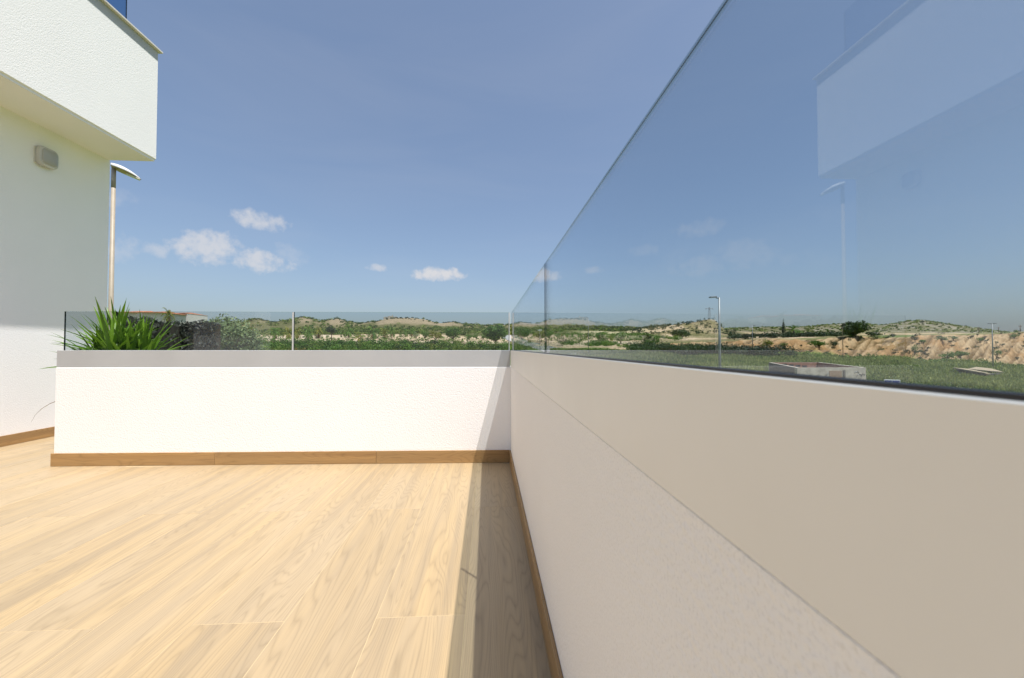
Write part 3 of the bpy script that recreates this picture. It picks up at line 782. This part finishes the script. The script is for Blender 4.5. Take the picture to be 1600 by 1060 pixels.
def street_lamp(xp, ytop, d, label, arm=-1, arm_len=.9, double=False, r0=.085, mt='galv', cat='street lamp'):
    b_ = on_depth(xp, d); ztop = at(xp, ytop, d).z; hh = ztop-b_.z
    o = empty('street_lamp', b_, label=label, cat=cat)
    tube('base_plate', [(0, 0, -.1), (0, 0, .06)], [r0*2.2, r0*2.2], M['galv'], o, 10)
    tube('pole', [(0, 0, .06), (0, 0, hh*.6), (0, 0, hh)], [r0*1.15, r0*.95, r0*.7], M[mt], o, 10)
    dirv = rtv*1.0
    for s in ((-1, 1) if double else (arm,)):
        pts = [Vector((0, 0, hh-.06))+dirv*(s*q*arm_len)+Vector((0, 0, .02+q*.06)) for q in (0.0, .35)]
        tube('arm', pts, [r0*.6, r0*.5], M['grey_head'], o, 8)
        bm = bmesh.new(); add_box(bm, -arm_len*.36, arm_len*.36, -.14, .14, -.045, .05, .02)
        h_ = bm_obj('lamp_head', bm, M['grey_head'], o); c = Vector((0, 0, hh+.0))+dirv*(s*arm_len*.68)+Vector((0, 0, .03)); h_.location = c; h_.rotation_euler = (0, R(-4)*s*-1, -TH)
        bm = bmesh.new(); add_box(bm, -arm_len*.24, arm_len*.24, -.1, .1, -.053, -.0455); l_ = bm_obj('lens', bm, M['lens'], h_)
    return o
street_lamp(1124.5, 465, 28, 'tall grey street lamp with one flat head reaching left, beyond the right glass', r0=.085, arm_len=.62)
street_lamp(1551, 506, 80, 'slim street lamp with a T shaped double head before the bare earth bank', double=True, arm_len=.75, r0=.09)
street_lamp(1317, 511, 100, 'thin brown lamp post standing before the earth bank by the round pine', arm=1, r0=.07, arm_len=.7, mt='bark')
street_lamp(1176, 509, 118, 'small street lamp on the field between the hill and the cypress', arm=1, r0=.09)
street_lamp(919.5, 496, 98, 'distant thin street lamp beside the lane with its head reaching left', arm=-1, r0=.075)
def pole(xp, y0, y1, d, label):
    b_ = on_depth(xp, d); hh = at(xp, y0, d).z-b_.z
    o = empty('utility_pole', b_, label=label, cat='utility pole', group='utility poles along the far skyline')
    tube('pole', [(0, 0, -.3), (0, 0, hh)], [.16, .11], M['bark'], o, 7)
    c = box('crossarm', -.9, .9, -.06, .06, hh-.7, hh-.55, M['bark'], o)
    for q in (-.8, 0.25, .8): tube('insulator', [(q, 0, hh-.55), (q, 0, hh-.35)], .05, M['grey_head'], o, 6)
pole(1530, 511, 521, 210, 'faint utility pole on the skyline left of the T shaped lamp')
pole(1561, 511, 521, 220, 'utility pole on the skyline just right of the T shaped lamp')
pole(1595, 508, 521, 190, 'tall utility pole at the far right end of the skyline')
def pylon():
    b_ = on_depth(1109, 258); hh = at(1109, 480, 258).z-b_.z
    o = empty('power_pylon', b_, label='lattice power pylon with cross arm on top of the bare hill', cat='pylon')
    bm = bmesh.new()
    for sx, sy in ((-1, -1), (1, -1), (1, 1), (-1, 1)): add_tube(bm, [(sx*.75, sy*.75, -.8), (sx*.25, sy*.25, hh)], .07, 5)
    nb = 7
    for k in range(nb):
        z0, z1 = hh*k/nb, hh*(k+1)/nb; w0, w1 = .75-.5*k/nb, .75-.5*(k+1)/nb
        for (ax, ay, bx, by) in ((-1, -1, 1, -1), (1, -1, 1, 1), (1, 1, -1, 1), (-1, 1, -1, -1)):
            add_tube(bm, [(ax*w0, ay*w0, z0), (bx*w1, by*w1, z1)], .04, 4)
    bm_obj('lattice', bm, M['galv'], o)
    box('crossarm', -2.4, 2.4, -.12, .12, hh-1.0, hh-.75, M['galv'], o)
    for q in (-2.2, 0, 2.2): tube('insulator', [(q, 0, hh-1.0), (q, 0, hh-1.7)], .09, M['grey_head'], o, 6)
pylon()

# ------------------------------------------------------------------ open water tank and ruin on the grass
def tank():
    d0 = 36
    A = at(1245.5, 575, d0); B = at(1353, 573.5, d0+.6); zt = A.z
    Cc = at(1201, 566, d0*31/22.5); Cc.z = zt
    Dd = B+(Cc-A); zb = min(gz(q.x, q.y) for q in (A, B, Cc, Dd))-.3
    o = empty('water_tank', (A.x, A.y, 0), label='roofless old concrete water tank standing in the grass', cat='tank')
    O = Vector((A.x, A.y, 0))
    def wall(name, P, Q, mt, inner=None):
        t = .28; d = (Q-P).normalized(); d.z = 0; n = Vector((-d.y, d.x, 0))
        if n.dot((A+Dd)/2-P) < 0: n = -n
        V = [P-O, Q-O, Q-O+n*t, P-O+n*t]
        V = [(v.x, v.y, zb) for v in V]+[(v.x, v.y, zt) for v in V]
        return mesh_obj(name, V, [(0, 1, 5, 4), (1, 2, 6, 5), (2, 3, 7, 6), (3, 0, 4, 7), (4, 5, 6, 7), (3, 2, 1, 0)], [mt, M['brick_red'], M['concrete']], o, mi=[0, 0, 1, 0, 2, 0])
    d1 = (B-A).normalized()*.281; d2 = (Cc-A).normalized()*.281
    fr = wall('wall', A, B, M['concrete']); wall('wall', A+d2, Cc-d2, M['concrete_dark_shade'])  # left wall's shade is painted in with the darker concrete
    wall('wall', B+d2, Dd-d2, M['concrete']); bk = wall('wall', Cc, Dd, M['concrete'])
    # door patch, post and rubble on the front wall; dark slots in the back wall
    ux = (B-A).normalized(); nn = Vector((ux.y, -ux.x, 0)); 
    if nn.dot(A-Cc) < 0: nn = -nn
    def slab(name, u0, u1, z0, z1, off, mt, base=A):
        ps = [base+ux*u0-O, base+ux*u1-O]
        V = []
        for z in (z0, z1):
            for p_ in (ps[0]+nn*off, ps[1]+nn*off, ps[1]+nn*(off-.06), ps[0]+nn*(off-.06)): V.append((p_.x, p_.y, z))
        return mesh_obj(name, V, [(0, 1, 5, 4), (1, 2, 6, 5), (2, 3, 7, 6), (3, 0, 4, 7), (4, 5, 6, 7), (3, 2, 1, 0)], mt, fr)
    LL = (B-A).length
    M['patch'] = stucco('brown_patch', (.33, .23, .16), .6, .1, .3)
    slab('door_patch', LL*.46, LL*.64, zb+.3, zt-.28, .03, M['patch']); slab('post', LL*.66, LL*.69, zb+.3, zt-.22, .06, M['concrete_dark_shade'])
    # graffiti arcs and scribbles
    bm = bmesh.new(); rg = random.Random(3)
    for cx, cz_, s in ((.45*LL, zt-.75, .28), (.86*LL, zt-.55, .22), (.90*LL, zt-.8, .25), (.95*LL, zt-.75, .18)):
        pts = []
        for q in range(8):
            a = math.pi*q/7; p_ = A+ux*(cx+s*math.cos(a)*1.0+rg.uniform(-.04, .04))-O+nn*.012; pts.append((p_.x, p_.y, cz_+s*math.sin(a)+rg.uniform(-.05, .05)))
        add_tube(bm, pts, .018, 4)
    bm_obj('graffiti', bm, M['gasket'], fr)
    n2 = (A-Cc).normalized()
    for q in range(4):
        u = .30+.13*q; P = Cc+(Dd-Cc)*u+n2*.29-O
        bm = bmesh.new(); add_box(bm, -.32, .32, -.03, .03, -.12, .12); s_ = bm_obj('slot', bm, M['gasket'], bk); s_.location = (P.x, P.y, zt-.28-.07*q); s_.rotation_euler.z = math.atan2(ux.y, ux.x)
tank()
def ruin():
    d = 62
    o_b = on_depth(1528, d)
    o = empty('ruined_shed', o_b, label='low broken concrete slab ruin half buried in the grass at right', cat='ruin')
    def sl(name, pts, th_, mt):
        V = [Vector(p)-o_b for p in pts]; V = [tuple(v) for v in V]+[(v.x, v.y, v.z-th_) for v in V]
        n = len(pts); F = [tuple(range(n)), tuple(range(2*n-1, n-1, -1))]+[(i, i+n, (i+1) % n+n, (i+1) % n) for i in range(n)]
        return mesh_obj(name, V, F, mt, o)
    M['ruin'] = stucco('ruin_concrete', (.42, .34, .23), .8, .05, .3)
    sl('roof_slab', [at(1489, 574.5, 66), at(1540, 583, 58), at(1547, 583.5, 59), at(1512, 576.5, 68)], .16, M['ruin'])
    sl('roof_slab', [at(1512, 576.3, 69), at(1545, 579.5, 63), at(1568, 581.5, 62), at(1550, 576.2, 69), at(1526, 573.5, 71)], .14, M['ruin'])
    def wl_(p, q, hgt):
        V = [Vector(p)-o_b, Vector(q)-o_b]; t = Vector((.1, .22, 0))
        V = [V[0], V[1], V[1]+t, V[0]+t]; V = [tuple(v) for v in V]+[(v.x, v.y, v.z-hgt) for v in V]
        mesh_obj('wall', V, [(0, 1, 2, 3), (7, 6, 5, 4), (0, 4, 5, 1), (1, 5, 6, 2), (2, 6, 7, 3), (3, 7, 4, 0)], M['concrete_dark_shade'], o)
    wl_(at(1496, 577.2, 65.5), at(1538, 584.3, 58.6), 1.6); wl_(at(1541, 584.5, 58.8), at(1566, 583, 62), 1.4)
ruin()
def road_sign():
    d = 30; p = at(1394, 597, d); b_ = Vector((p.x, p.y, gz(p.x, p.y)))
    o = empty('road_sign', b_, label='blue rectangular road sign with white border peeping over the parapet edge', cat='road sign')
    hh = p.z-b_.z+.16
    for s in (-.3, .3): tube('post', [(s, .05, -.3), (s, .05, hh)], .03, M['galv'], o, 8)
    bm = bmesh.new(); add_box(bm, -.43, .43, -.015, .015, hh-.62, hh, .012); pl = bm_obj('plate', bm, M['white_paint'], o)
    box('blue_panel', -.39, -.02, -.019, -.0155, hh-.58, hh-.07, M['sign_blue'], pl); box('blue_panel', .02, .39, -.019, -.0155, hh-.58, hh-.07, M['sign_blue'], pl)
    o.rotation_euler.z = -R(42)
road_sign()
def lane_sign():
    b_ = on_depth(843.5, 92); hh = at(843, 515, 92).z-b_.z
    o = empty('lane_sign', b_, label='slim pole with a small white sign plate beside the lane near the corner', cat='sign')
    tube('post', [(0, 0, -.3), (0, 0, hh)], .05, M['galv'], o, 8)
    box('plate', -.45, .45, -.07, -.055, hh-.3, hh, M['white_paint'], o)
lane_sign()

# ------------------------------------------------------------------ white houses at the left, palm and dark hedge
def villa(x0, x1, ytop, ybot, d, label, roofs, storeys=2):
    P = at(x0, ytop, d); Q = at(x1, ytop, d); wdt = (Q-P).length; ang = math.atan2(Q.y-P.y, Q.x-P.x)
    zb = gz(P.x, P.y)-1; b_ = Vector((P.x, P.y, 0)); ang = -R(0)
    o = empty('white_house', b_, ang, label=label, cat='house')
    zt = P.z; dep = 5; wdt = (Q.x-P.x)*.84
    wl_ = box('wall', 0, wdt, 0, dep, zb, zt, M['house_white'], o)
    for (u0, u1, hgt) in roofs:
        x_0, x_1 = wdt*u0, wdt*u1; V = [(x_0-.3, -.5, zt+.003), (x_1+.3, -.5, zt+.003), (x_1+.3, dep, zt+.003), (x_0-.3, dep, zt+.003), (x_0+.8, dep/2, zt+hgt), (x_1-.8, dep/2, zt+hgt)]
        mesh_obj('roof', V, [(0, 1, 5, 4), (1, 2, 5), (2, 3, 4, 5), (3, 0, 4), (3, 2, 1, 0)], M['roof_tile'], o)
    n = max(2, int(wdt/2.3))
    for r_ in range(storeys):
        for q in range(n):
            xx = wdt*(q+.5)/n; zz = zt-1.5-2.6*r_
            f = box('window', xx-.45, xx+.45, -.03, .05, zz-.6, zz+.6, M['white_paint'], o)
            box('pane', xx-.37, xx+.37, -.045, -.031, zz-.52, zz+.52, M['dark_win'], f)
    box('balcony', wdt*.08, wdt*.92, -1.1, -.001, zt-3.1, zt-2.95, M['house_white'], o)
    bm = bmesh.new()
    for q in range(int(wdt*.84/.35)+1): xx = wdt*.08+.35*q; add_box(bm, xx-.02, xx+.02, -1.08, -1.04, zt-2.95, zt-2.1)
    add_box(bm, wdt*.08, wdt*.92, -1.09, -1.03, zt-2.1, zt-2.04); bm_obj('balustrade', bm, M['white_paint'], o)
villa(188, 262, 488.5, 505, 62, 'long white house with low terracotta roofs behind the spiky plant', [(0, .55, .45), (.62, 1, .4)])
villa(266, 296, 490, 505, 68, 'small white house with a pinkish tiled roof right of the palm', [(.1, .9, .35)])
b_ = on_depth(262, 50); hp = at(262, 481, 50).z-b_.z
palm(b_, hp, 1.5, 'slender fan palm rising in front of the white houses', dry=.6, group=None, trunk=.86, nf=22)

def hedge_row():
    P0 = on_depth(90, 7.6); pts = []
    o = empty('clipped_hedge', on_depth(240, 17), label='tall dark clipped hedge behind the spiky plant', cat='hedge')
    g = np.random.default_rng(12); V = []; T = []
    def run(xa, ya, da, xb, yb, db, n):
        for i in range(n):
            u = g.random(); d = 1/((1-u)/da+u/db); x = xa+(xb-xa)*u; ytop = ya+(yb-ya)*u
            p = at(x, ytop, d); zb = gz(p.x, p.y); v = g.random()**.8
            z = p.z-(p.z-zb)*(1-v)+g.normal()*.05
            c = np.array([p.x+g.normal()*.05, p.y+abs(g.normal())*.22, z])
            nrm = np.array([.1, -1, .35])+g.normal(size=3)*.55; nrm /= np.linalg.norm(nrm)
            a = np.cross(nrm, g.normal(size=3)); a /= np.linalg.norm(a); b2 = np.cross(nrm, a); s = g.uniform(.09, .2)
            V.extend([c-a*s*.6, c+b2*s*.35, c+a*s*.6, c-b2*s*.35]); T.append(g.random())
    run(120, 489, 9.5, 268, 505, 17, 9000); run(266, 505, 17, 330, 502.5, 18.5, 4200)
    V = np.array(V)-np.array(o.location); 
    fq = fast_quads('foliage', V, T, M['hedge'], o); fq['kind'] = 'stuff'
    # woody core
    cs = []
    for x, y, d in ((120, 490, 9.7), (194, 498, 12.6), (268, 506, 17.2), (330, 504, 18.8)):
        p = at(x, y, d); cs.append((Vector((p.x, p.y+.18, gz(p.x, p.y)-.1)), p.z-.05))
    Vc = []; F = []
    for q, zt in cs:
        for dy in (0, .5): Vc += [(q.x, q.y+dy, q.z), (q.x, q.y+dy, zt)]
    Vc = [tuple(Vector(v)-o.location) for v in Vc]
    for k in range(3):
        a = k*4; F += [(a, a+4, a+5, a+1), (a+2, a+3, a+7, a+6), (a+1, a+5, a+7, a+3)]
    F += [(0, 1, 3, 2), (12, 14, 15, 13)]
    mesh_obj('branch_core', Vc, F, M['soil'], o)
hedge_row()
# big grey-green tree beside the hedge
d = 21; b_ = on_depth(357, d)
tree('feathery_tree', b_, at(357, 491, d).z-b_.z, 92/650*d, M['leaf_grey'], 'large feathery grey green tree just right of the dark hedge', n=7500, leaf=.15, lumps=30, trunk_frac=.45, flat=.0, trunk_r=.1, multi=3, crown_h=3.1)

# ------------------------------------------------------------------ palms and trees on the sand strip
def px_tree(fn, x, yb, hpx, wpx, **k):
    p, d = ground_at(x, yb); s = d/FPX
    return fn(p, hpx*s, wpx*s, **k)
PALMS = [(429,530,18,18,.2,'short round palm, leftmost on the sand strip'),
 (450,530,20,17,.6,'yellowing palm half hidden by the steel glass joint, left side'),
 (464,530,19,16,.8,'brown withered palm just right of the steel glass joint'),
 (482,532,23,18,.5,'leaning palm with yellow skirt, second right of the steel joint'),
 (498,529,19,16,.7,'pale yellowish palm left of the dark round tree'),
 (545,528,20,18,.4,'palm with ragged fronds just right of the dark round tree'),
 (561,534,15,18,.7,'low palm with spread dry fronds at the sand edge'),
 (583,529,19,24,.3,'broad green palm near the middle of the sand strip'),
 (601,531,18,16,.7,'brownish palm left of the slim tall palm'),
 (612,531,25,11,.5,'slim tall palm on the sand, tallest of the middle group'),
 (634,527,14,11,.3,'small palm below the flat topped mesa'),
 (643,526,13,11,.3,'small green palm, right neighbour below the mesa')]
for x, yb, hp, wp, dr, lab in PALMS:
    px_tree(palm, x, yb, hp, wp, label=lab, dry=dr, nf=22)
def T(name, x, yb, hp, wp, mt, label, **k):
    p, d = ground_at(x, yb); s = d/FPX
    return tree(name, p, hp*s, wp*s, M[mt], label, **k)
T('round_tree', 518, 533, 27, 19, 'leaf_dark', 'dark round crowned tree on a short trunk among the palms', n=500, trunk_frac=.36)
T('young_tree', 650, 533, 15, 12, 'leaf_grey', 'small grey green sapling on the sand below the mesa', n=260)
T('fruit_tree', 664, 531, 17, 17, 'leaf_green', 'low green fruit tree left of the yellow green one', n=380, trunk_frac=.15)
T('fruit_tree', 680, 533, 17, 22, 'leaf_yellow', 'yellow green fruit tree with a wide low crown', n=420, trunk_frac=.12)
T('bushy_tree', 708, 538, 28, 26, 'leaf_green', 'bushy green tree on a dark trunk, left of the largest roadside tree', n=800, trunk_frac=.3)
for x, lab in ((733, 'green vine bush, left of a row of three'), (744, 'green vine bush in the middle of a row of three'), (755, 'green vine bush, right end of a row of three')):
    T('bush', x, 531, 11, 12, 'leaf_green', lab, cat='bush', n=220, trunk_frac=.1, group='vine bushes in a row')
T('shade_tree', 774, 539, 31, 37, 'leaf_green', 'largest broad green tree beside the lane left of the glass corner', n=2600, trunk_frac=.18, lumps=16)
T('young_tree', 827, 537, 22, 26, 'leaf_green', 'green tree on thin trunks right behind the glass corner', n=600, trunk_frac=.4, multi=3)
T('orchard_tree', 846, 534, 16, 18, 'leaf_dark', 'dark orchard tree behind the glass joint', n=400, trunk_frac=.2)
T('orchard_tree', 862, 533, 15, 20, 'leaf_green', 'orchard tree just right of the dark glass joint', n=400, trunk_frac=.25)
T('orchard_tree', 878, 541, 16, 18, 'leaf_dark', 'dark leafy tree at the bend of the lane', n=420, trunk_frac=.15)
T('orchard_tree', 905, 538, 16, 22, 'leaf_green', 'orchard tree left of the distant lamp', n=420, trunk_frac=.2)
T('orchard_tree', 940, 538, 17, 26, 'leaf_green', 'orchard tree right of the distant lamp', n=480, trunk_frac=.15)
T('orchard_tree', 970, 537, 17, 24, 'leaf_grey', 'grey green orchard tree at the edge of the pale field', n=460, trunk_frac=.15)
T('orchard_tree', 1015, 545, 24, 30, 'leaf_green', 'bright green leafy tree at the edge of the meadow', n=800, trunk_frac=.1)
T('slim_tree', 1018, 520, 14, 11, 'leaf_dark', 'small upright tree on the skyline left of the bare hill', n=320, trunk_frac=.25)
T('round_bush', 1063, 530, 16, 28, 'leaf_dark', 'dark dome shaped bush below the bare hill', cat='bush', n=800, trunk_frac=.05, lumps=14)
T('small_tree', 1148, 521, 12, 6, 'leaf_dark', 'thin small tree at the foot of the hill', n=160, trunk_frac=.3)
T('bush', 1198, 547, 16, 22, 'leaf_yellow', 'light green bush on the earth bank', cat='bush', n=380, trunk_frac=.1)
T('pine_tree', 1336.5, 526, 24, 35, 'leaf_dark', 'large round dark pine standing on top of the earth bank', n=2200, trunk_frac=.06, lumps=22, flat=.1)
T('hill_bush', 1443, 505, 5, 7, 'leaf_dark', 'dark bush on the very top of the far right hill', cat='bush', n=140, trunk_frac=.1)
p, d = ground_at(1225, 525); s = d/FPX
V, Tt = foliage((0, 0, 12*s), (3.0*s, 3.0*s, 13.5*s), 700, .45, 14, 77)
zz = (V[:, 2]-12*s)/(13*s); V[:, 0] *= 1-.55*np.clip(zz, -.3, 1); V[:, 1] *= 1-.55*np.clip(zz, -.3, 1)
cyp = empty('cypress_tree', p, label='dark slender pointed cypress on top of the earth bank', cat='tree')
fast_quads('crown', V, Tt, M['leaf_dark'], cyp); tube('trunk', [(0, 0, -.3), (0, 0, 14*s)], [.2, .08], M['bark'], cyp, 7)
p, d = ground_at(1241, 527); s = d/FPX
palm(p, 19*s, 20*s, 'feathery palm just right of the pointed cypress', dry=0, group=None, trunk=.55, nf=24)
for x, yb, hp, wp, lab in ((1262,527,8,14,'dark shrub right of the palm on the bank edge'), (1248,526,10,16,'rounded shrub at the foot of the palm'), (1308,527,8,20,'low dark shrub left of the large pine'), (1366,526,7,26,'low dark shrub right of the large pine'), (1395,527,6,10,'small dark shrub on the bank edge'),
                           (1430,536,9,11,'dark shrub high on the earth bank'), (1443,541,8,14,'shrub on the bank below the hill top'), (1430,554,18,14,'leafy shrub low on the earth bank'), (1280,545,11,26,'leafy shrub on the bank above the tank'), (1303,543,9,16,'dark shrub on the bank right of the tank'),
                           (1490,532,8,14,'pale green shrub on the light part of the bank'), (1472,536,8,16,'grey shrub on the light part of the bank'), (1531,536,9,11,'shrub left of the T shaped lamp on the bank'), (1585,530,9,14,'shrub near the top of the bank at far right'), (1225,544,9,12,'small shrub on the bank below the cypress'),
                           (1480,562,13,22,'green shrub at the foot of the light bank'), (1500,560,12,22,'green leafy shrub at the foot of the bank near the ruin'), (1557,562,16,14,'shrub beside the T shaped lamp foot')):
    T('shrub', x, yb, hp, wp, 'leaf_dark' if 'dark' in lab else ('leaf_grey' if ('pale' in lab or 'grey' in lab) else 'leaf_green'), lab, cat='shrub', n=260, trunk_frac=.05, group='shrubs scattered over the earth bank')

def hill_ruin():
    d = 300; b_ = on_depth(612, d); s_ = d/FPX
    o = empty('ruined_farmhouse', b_, label='tiny ruined pale walls on top of the flat hill', cat='ruin')
    for name, x0, x1, y0, y1, h_ in (('wall', -7, -3.2, -1, 0, 1.1), ('wall', -2.9, 1.0, -1.5, 2, 1.8), ('wall', 2.0, 4.4, -.5, 1, 1.3), ('chimney', .1, .8, .2, .9, 2.8)):
        box(name, x0*.8, x1*.8, y0, y1, -2.5, h_*.85, M['concrete'], o)
hill_ruin()

# ------------------------------------------------------------------ ground cover as stuff
def scatter(name, n, xr, dr, hr, asp, mt, per, leaf, accept=None, seed=1, label=None):
    g = np.random.default_rng(seed); Vs = []; Ts = []; cnt = 0; tries = 0
    while cnt < n and tries < n*12:
        tries += 1
        xc = g.uniform(*xr); d = math.sqrt(g.uniform(dr[0]**2, dr[1]**2)); base = ray(xc, 544); base = base/base.dot(fwv)
        X, Y = base.x*d, base.y*d
        if accept is not None and not accept(xc, d, X, Y, g): continue
        hh = g.uniform(*hr); ww = hh*g.uniform(*asp); z = gz(X, Y)
        V, T_ = foliage((X, Y, z+hh*.4), (ww/2, ww/2, hh/2), per, leaf, 6, int(g.integers(1e9)), .3, .55)
        tone = g.uniform(-.5, .45)
        Vs.append(V); Ts.append(np.clip(T_+tone, 0, 1)); cnt += 1
    return tag(fast_quads(name, np.concatenate(Vs), np.concatenate(Ts), M[mt]), label, None, None, 'stuff')
def near_road(X, Y): return any((Vector((X, Y, 0))-Vector((p_.x, p_.y, 0))).length < 6.5 for p_ in road_pts)
scatter('thicket', 400, (385, 815), (84, 138), (.6, 3.2), (1.1, 2.2), 'leaf_green', 150, .34, lambda xc, d, X, Y, g: not near_road(X, Y) and d < np.interp(xc, [385, 520, 700, 815], [136, 130, 117, 110])+16*(fbm(np.array([X*.09]), np.array([Y*.09]), 3)[0]-.5), 3)
scatter('thicket', 130, (385, 815), (84, 128), (.8, 3.0), (1.0, 2.2), 'leaf_dark', 150, .3, lambda xc, d, X, Y, g: not near_road(X, Y) and d < np.interp(xc, [385, 520, 700, 815], [132, 128, 113, 106]), 41)
scatter('dry_scrub', 60, (385, 760), (84, 124), (.8, 2.2), (1.2, 2.4), 'leaf_dry', 130, .26, lambda xc, d, X, Y, g: not near_road(X, Y), 42)
scatter('grey_scrub', 240, (385, 800), (84, 130), (.9, 2.8), (1.2, 2.2), 'scrub', 150, .28, lambda xc, d, X, Y, g: not near_road(X, Y), 4)
scatter('hill_scrub', 2200, (150, 1000), (196, 322), (.8, 2.0), (1.4, 2.8), 'scrub', 34, .8, lambda xc, d, X, Y, g: not (585 < xc < 725 and d > 268 and g.random() < .93) and not (880 < xc < 1030 and 196 < d < 242) and not (d > 262 and g.random() < .55) and fbm(np.array([X*.03]), np.array([Y*.03]), 3)[0] > .31, 5)
scatter('hill_scrub', 260, (890, 1040), (244, 275), (.9, 2.2), (1.5, 3), 'leaf_dark', 34, .7, None, 15)
scatter('ridge_scrub', 330, (390, 1000), (286, 312), (.4, 1.3), (1.4, 3.2), 'leaf_dark', 40, .5, None, 6)
scatter('sand_weeds', 260, (390, 800), (128, 195), (.5, 1.8), (1.2, 2.4), 'leaf_green', 46, .4, lambda xc, d, X, Y, g: not near_road(X, Y), 31)
scatter('field_scrub', 380, (830, 1060), (120, 200), (.9, 2.4), (1.3, 2.6), 'leaf_green', 60, .5, lambda xc, d, X, Y, g: not near_road(X, Y) and fbm(np.array([X*.05]), np.array([Y*.05]), 3)[0] > .45, 7)
scatter('reed_band', 300, (985, 1245), (100, 119), (1.6, 3.4), (1.2, 2.0), 'leaf_dark', 110, .42, lambda xc, d, X, Y, g: d > 104+ (xc < 1060)*5 and g.random() > (xc-1150)/100, 8)
scatter('bank_scrub', 45, (1180, 1640), (92, 114), (.5, 1.5), (1.2, 2.5), 'leaf_green', 50, .35, lambda xc, d, X, Y, g: bank_mask(np.array([xc]), np.array([d]))[0] < .5+.5*(g.random()<.15), 9)
scatter('bank_tufts', 110, (1180, 1640), (96, 126), (.35, 1.0), (1.2, 3.0), 'leaf_dark', 40, .3, lambda xc, d, X, Y, g: bank_mask(np.array([xc]), np.array([d]))[0] > .5 and (g.random() < .35 or 1370 < xc < 1450 and d < 110), 33)
scatter('plateau_hedge', 150, (1140, 1330), (150, 172), (1.4, 2.6), (1.5, 2.4), 'leaf_dark', 60, .6, None, 10)
scatter('hill_scrub', 230, (985, 1150), (215, 256), (.6, 1.8), (1.4, 2.6), 'leaf_dark', 26, .6, lambda xc, d, X, Y, g: not (1085 < xc and d > 246), 11)
scatter('far_scrub', 900, (1130, 1580), (380, 520), (.8, 1.9), (1.6, 3.2), 'scrub', 16, 1.3, None, 12)
# meadow grass and weeds
def meadow(name, n, xr, dr, hgt, mt, seed, wdt=.05, acc=None):
    g = np.random.default_rng(seed)
    xc = g.uniform(*xr, n); d = np.sqrt(g.uniform(dr[0]**2, dr[1]**2, n))
    t = np.tan(np.arctan((xc-800)/FPX)+TH); Y = d*np.cos(np.arctan((xc-800)/FPX)+TH)/np.cos(np.arctan((xc-800)/FPX)); X = Y*t
    pat = fbm(X*.12, Y*.12, 4); keep = g.random(n) < np.clip((pat-.25)*3, .25, 1); keep &= bank_mask(xc, d) < .3*g.random(n)+.02; X, Y, pat, d = X[keep], Y[keep], pat[keep], d[keep]; n = len(X)
    Z = zfun(X, Y)
    hh = hgt*g.uniform(.5, 1.4, n)*np.clip(.5+pat, .6, 1.3); a = g.uniform(0, 2*np.pi, n); lean = g.uniform(0, .6, n)*hh; w_ = wdt*g.uniform(.6, 1.8, n)*(1+d/60)
    P = np.stack([X, Y, Z-.03], -1); sd = np.stack([np.cos(a), np.sin(a), 0*a], -1)*w_[:, None]; la = g.uniform(0, 2*np.pi, n)
    tip = P+np.stack([np.cos(la)*lean, np.sin(la)*lean, hh], -1)
    V = np.stack([P-sd, P+sd, tip+sd*.25, tip-sd*.25], 1).reshape(-1, 3)
    T_ = np.clip(pat*1.3-.2+g.uniform(-.3, .3, n), 0, 1)
    return tag(fast_quads(name, V, T_, M[mt]), None, None, None, 'stuff')
meadow('meadow_grass', 60000, (1000, 1680), (24, 62), .42, 'grass', 21)
meadow('meadow_grass', 60000, (860, 1680), (60, 112), .55, 'grass', 22)
meadow('meadow_grass', 14000, (860, 1110), (76, 116), .5, 'leaf_green', 23)
meadow('verge_grass', 14000, (380, 830), (80, 126), .6, 'grass', 24)
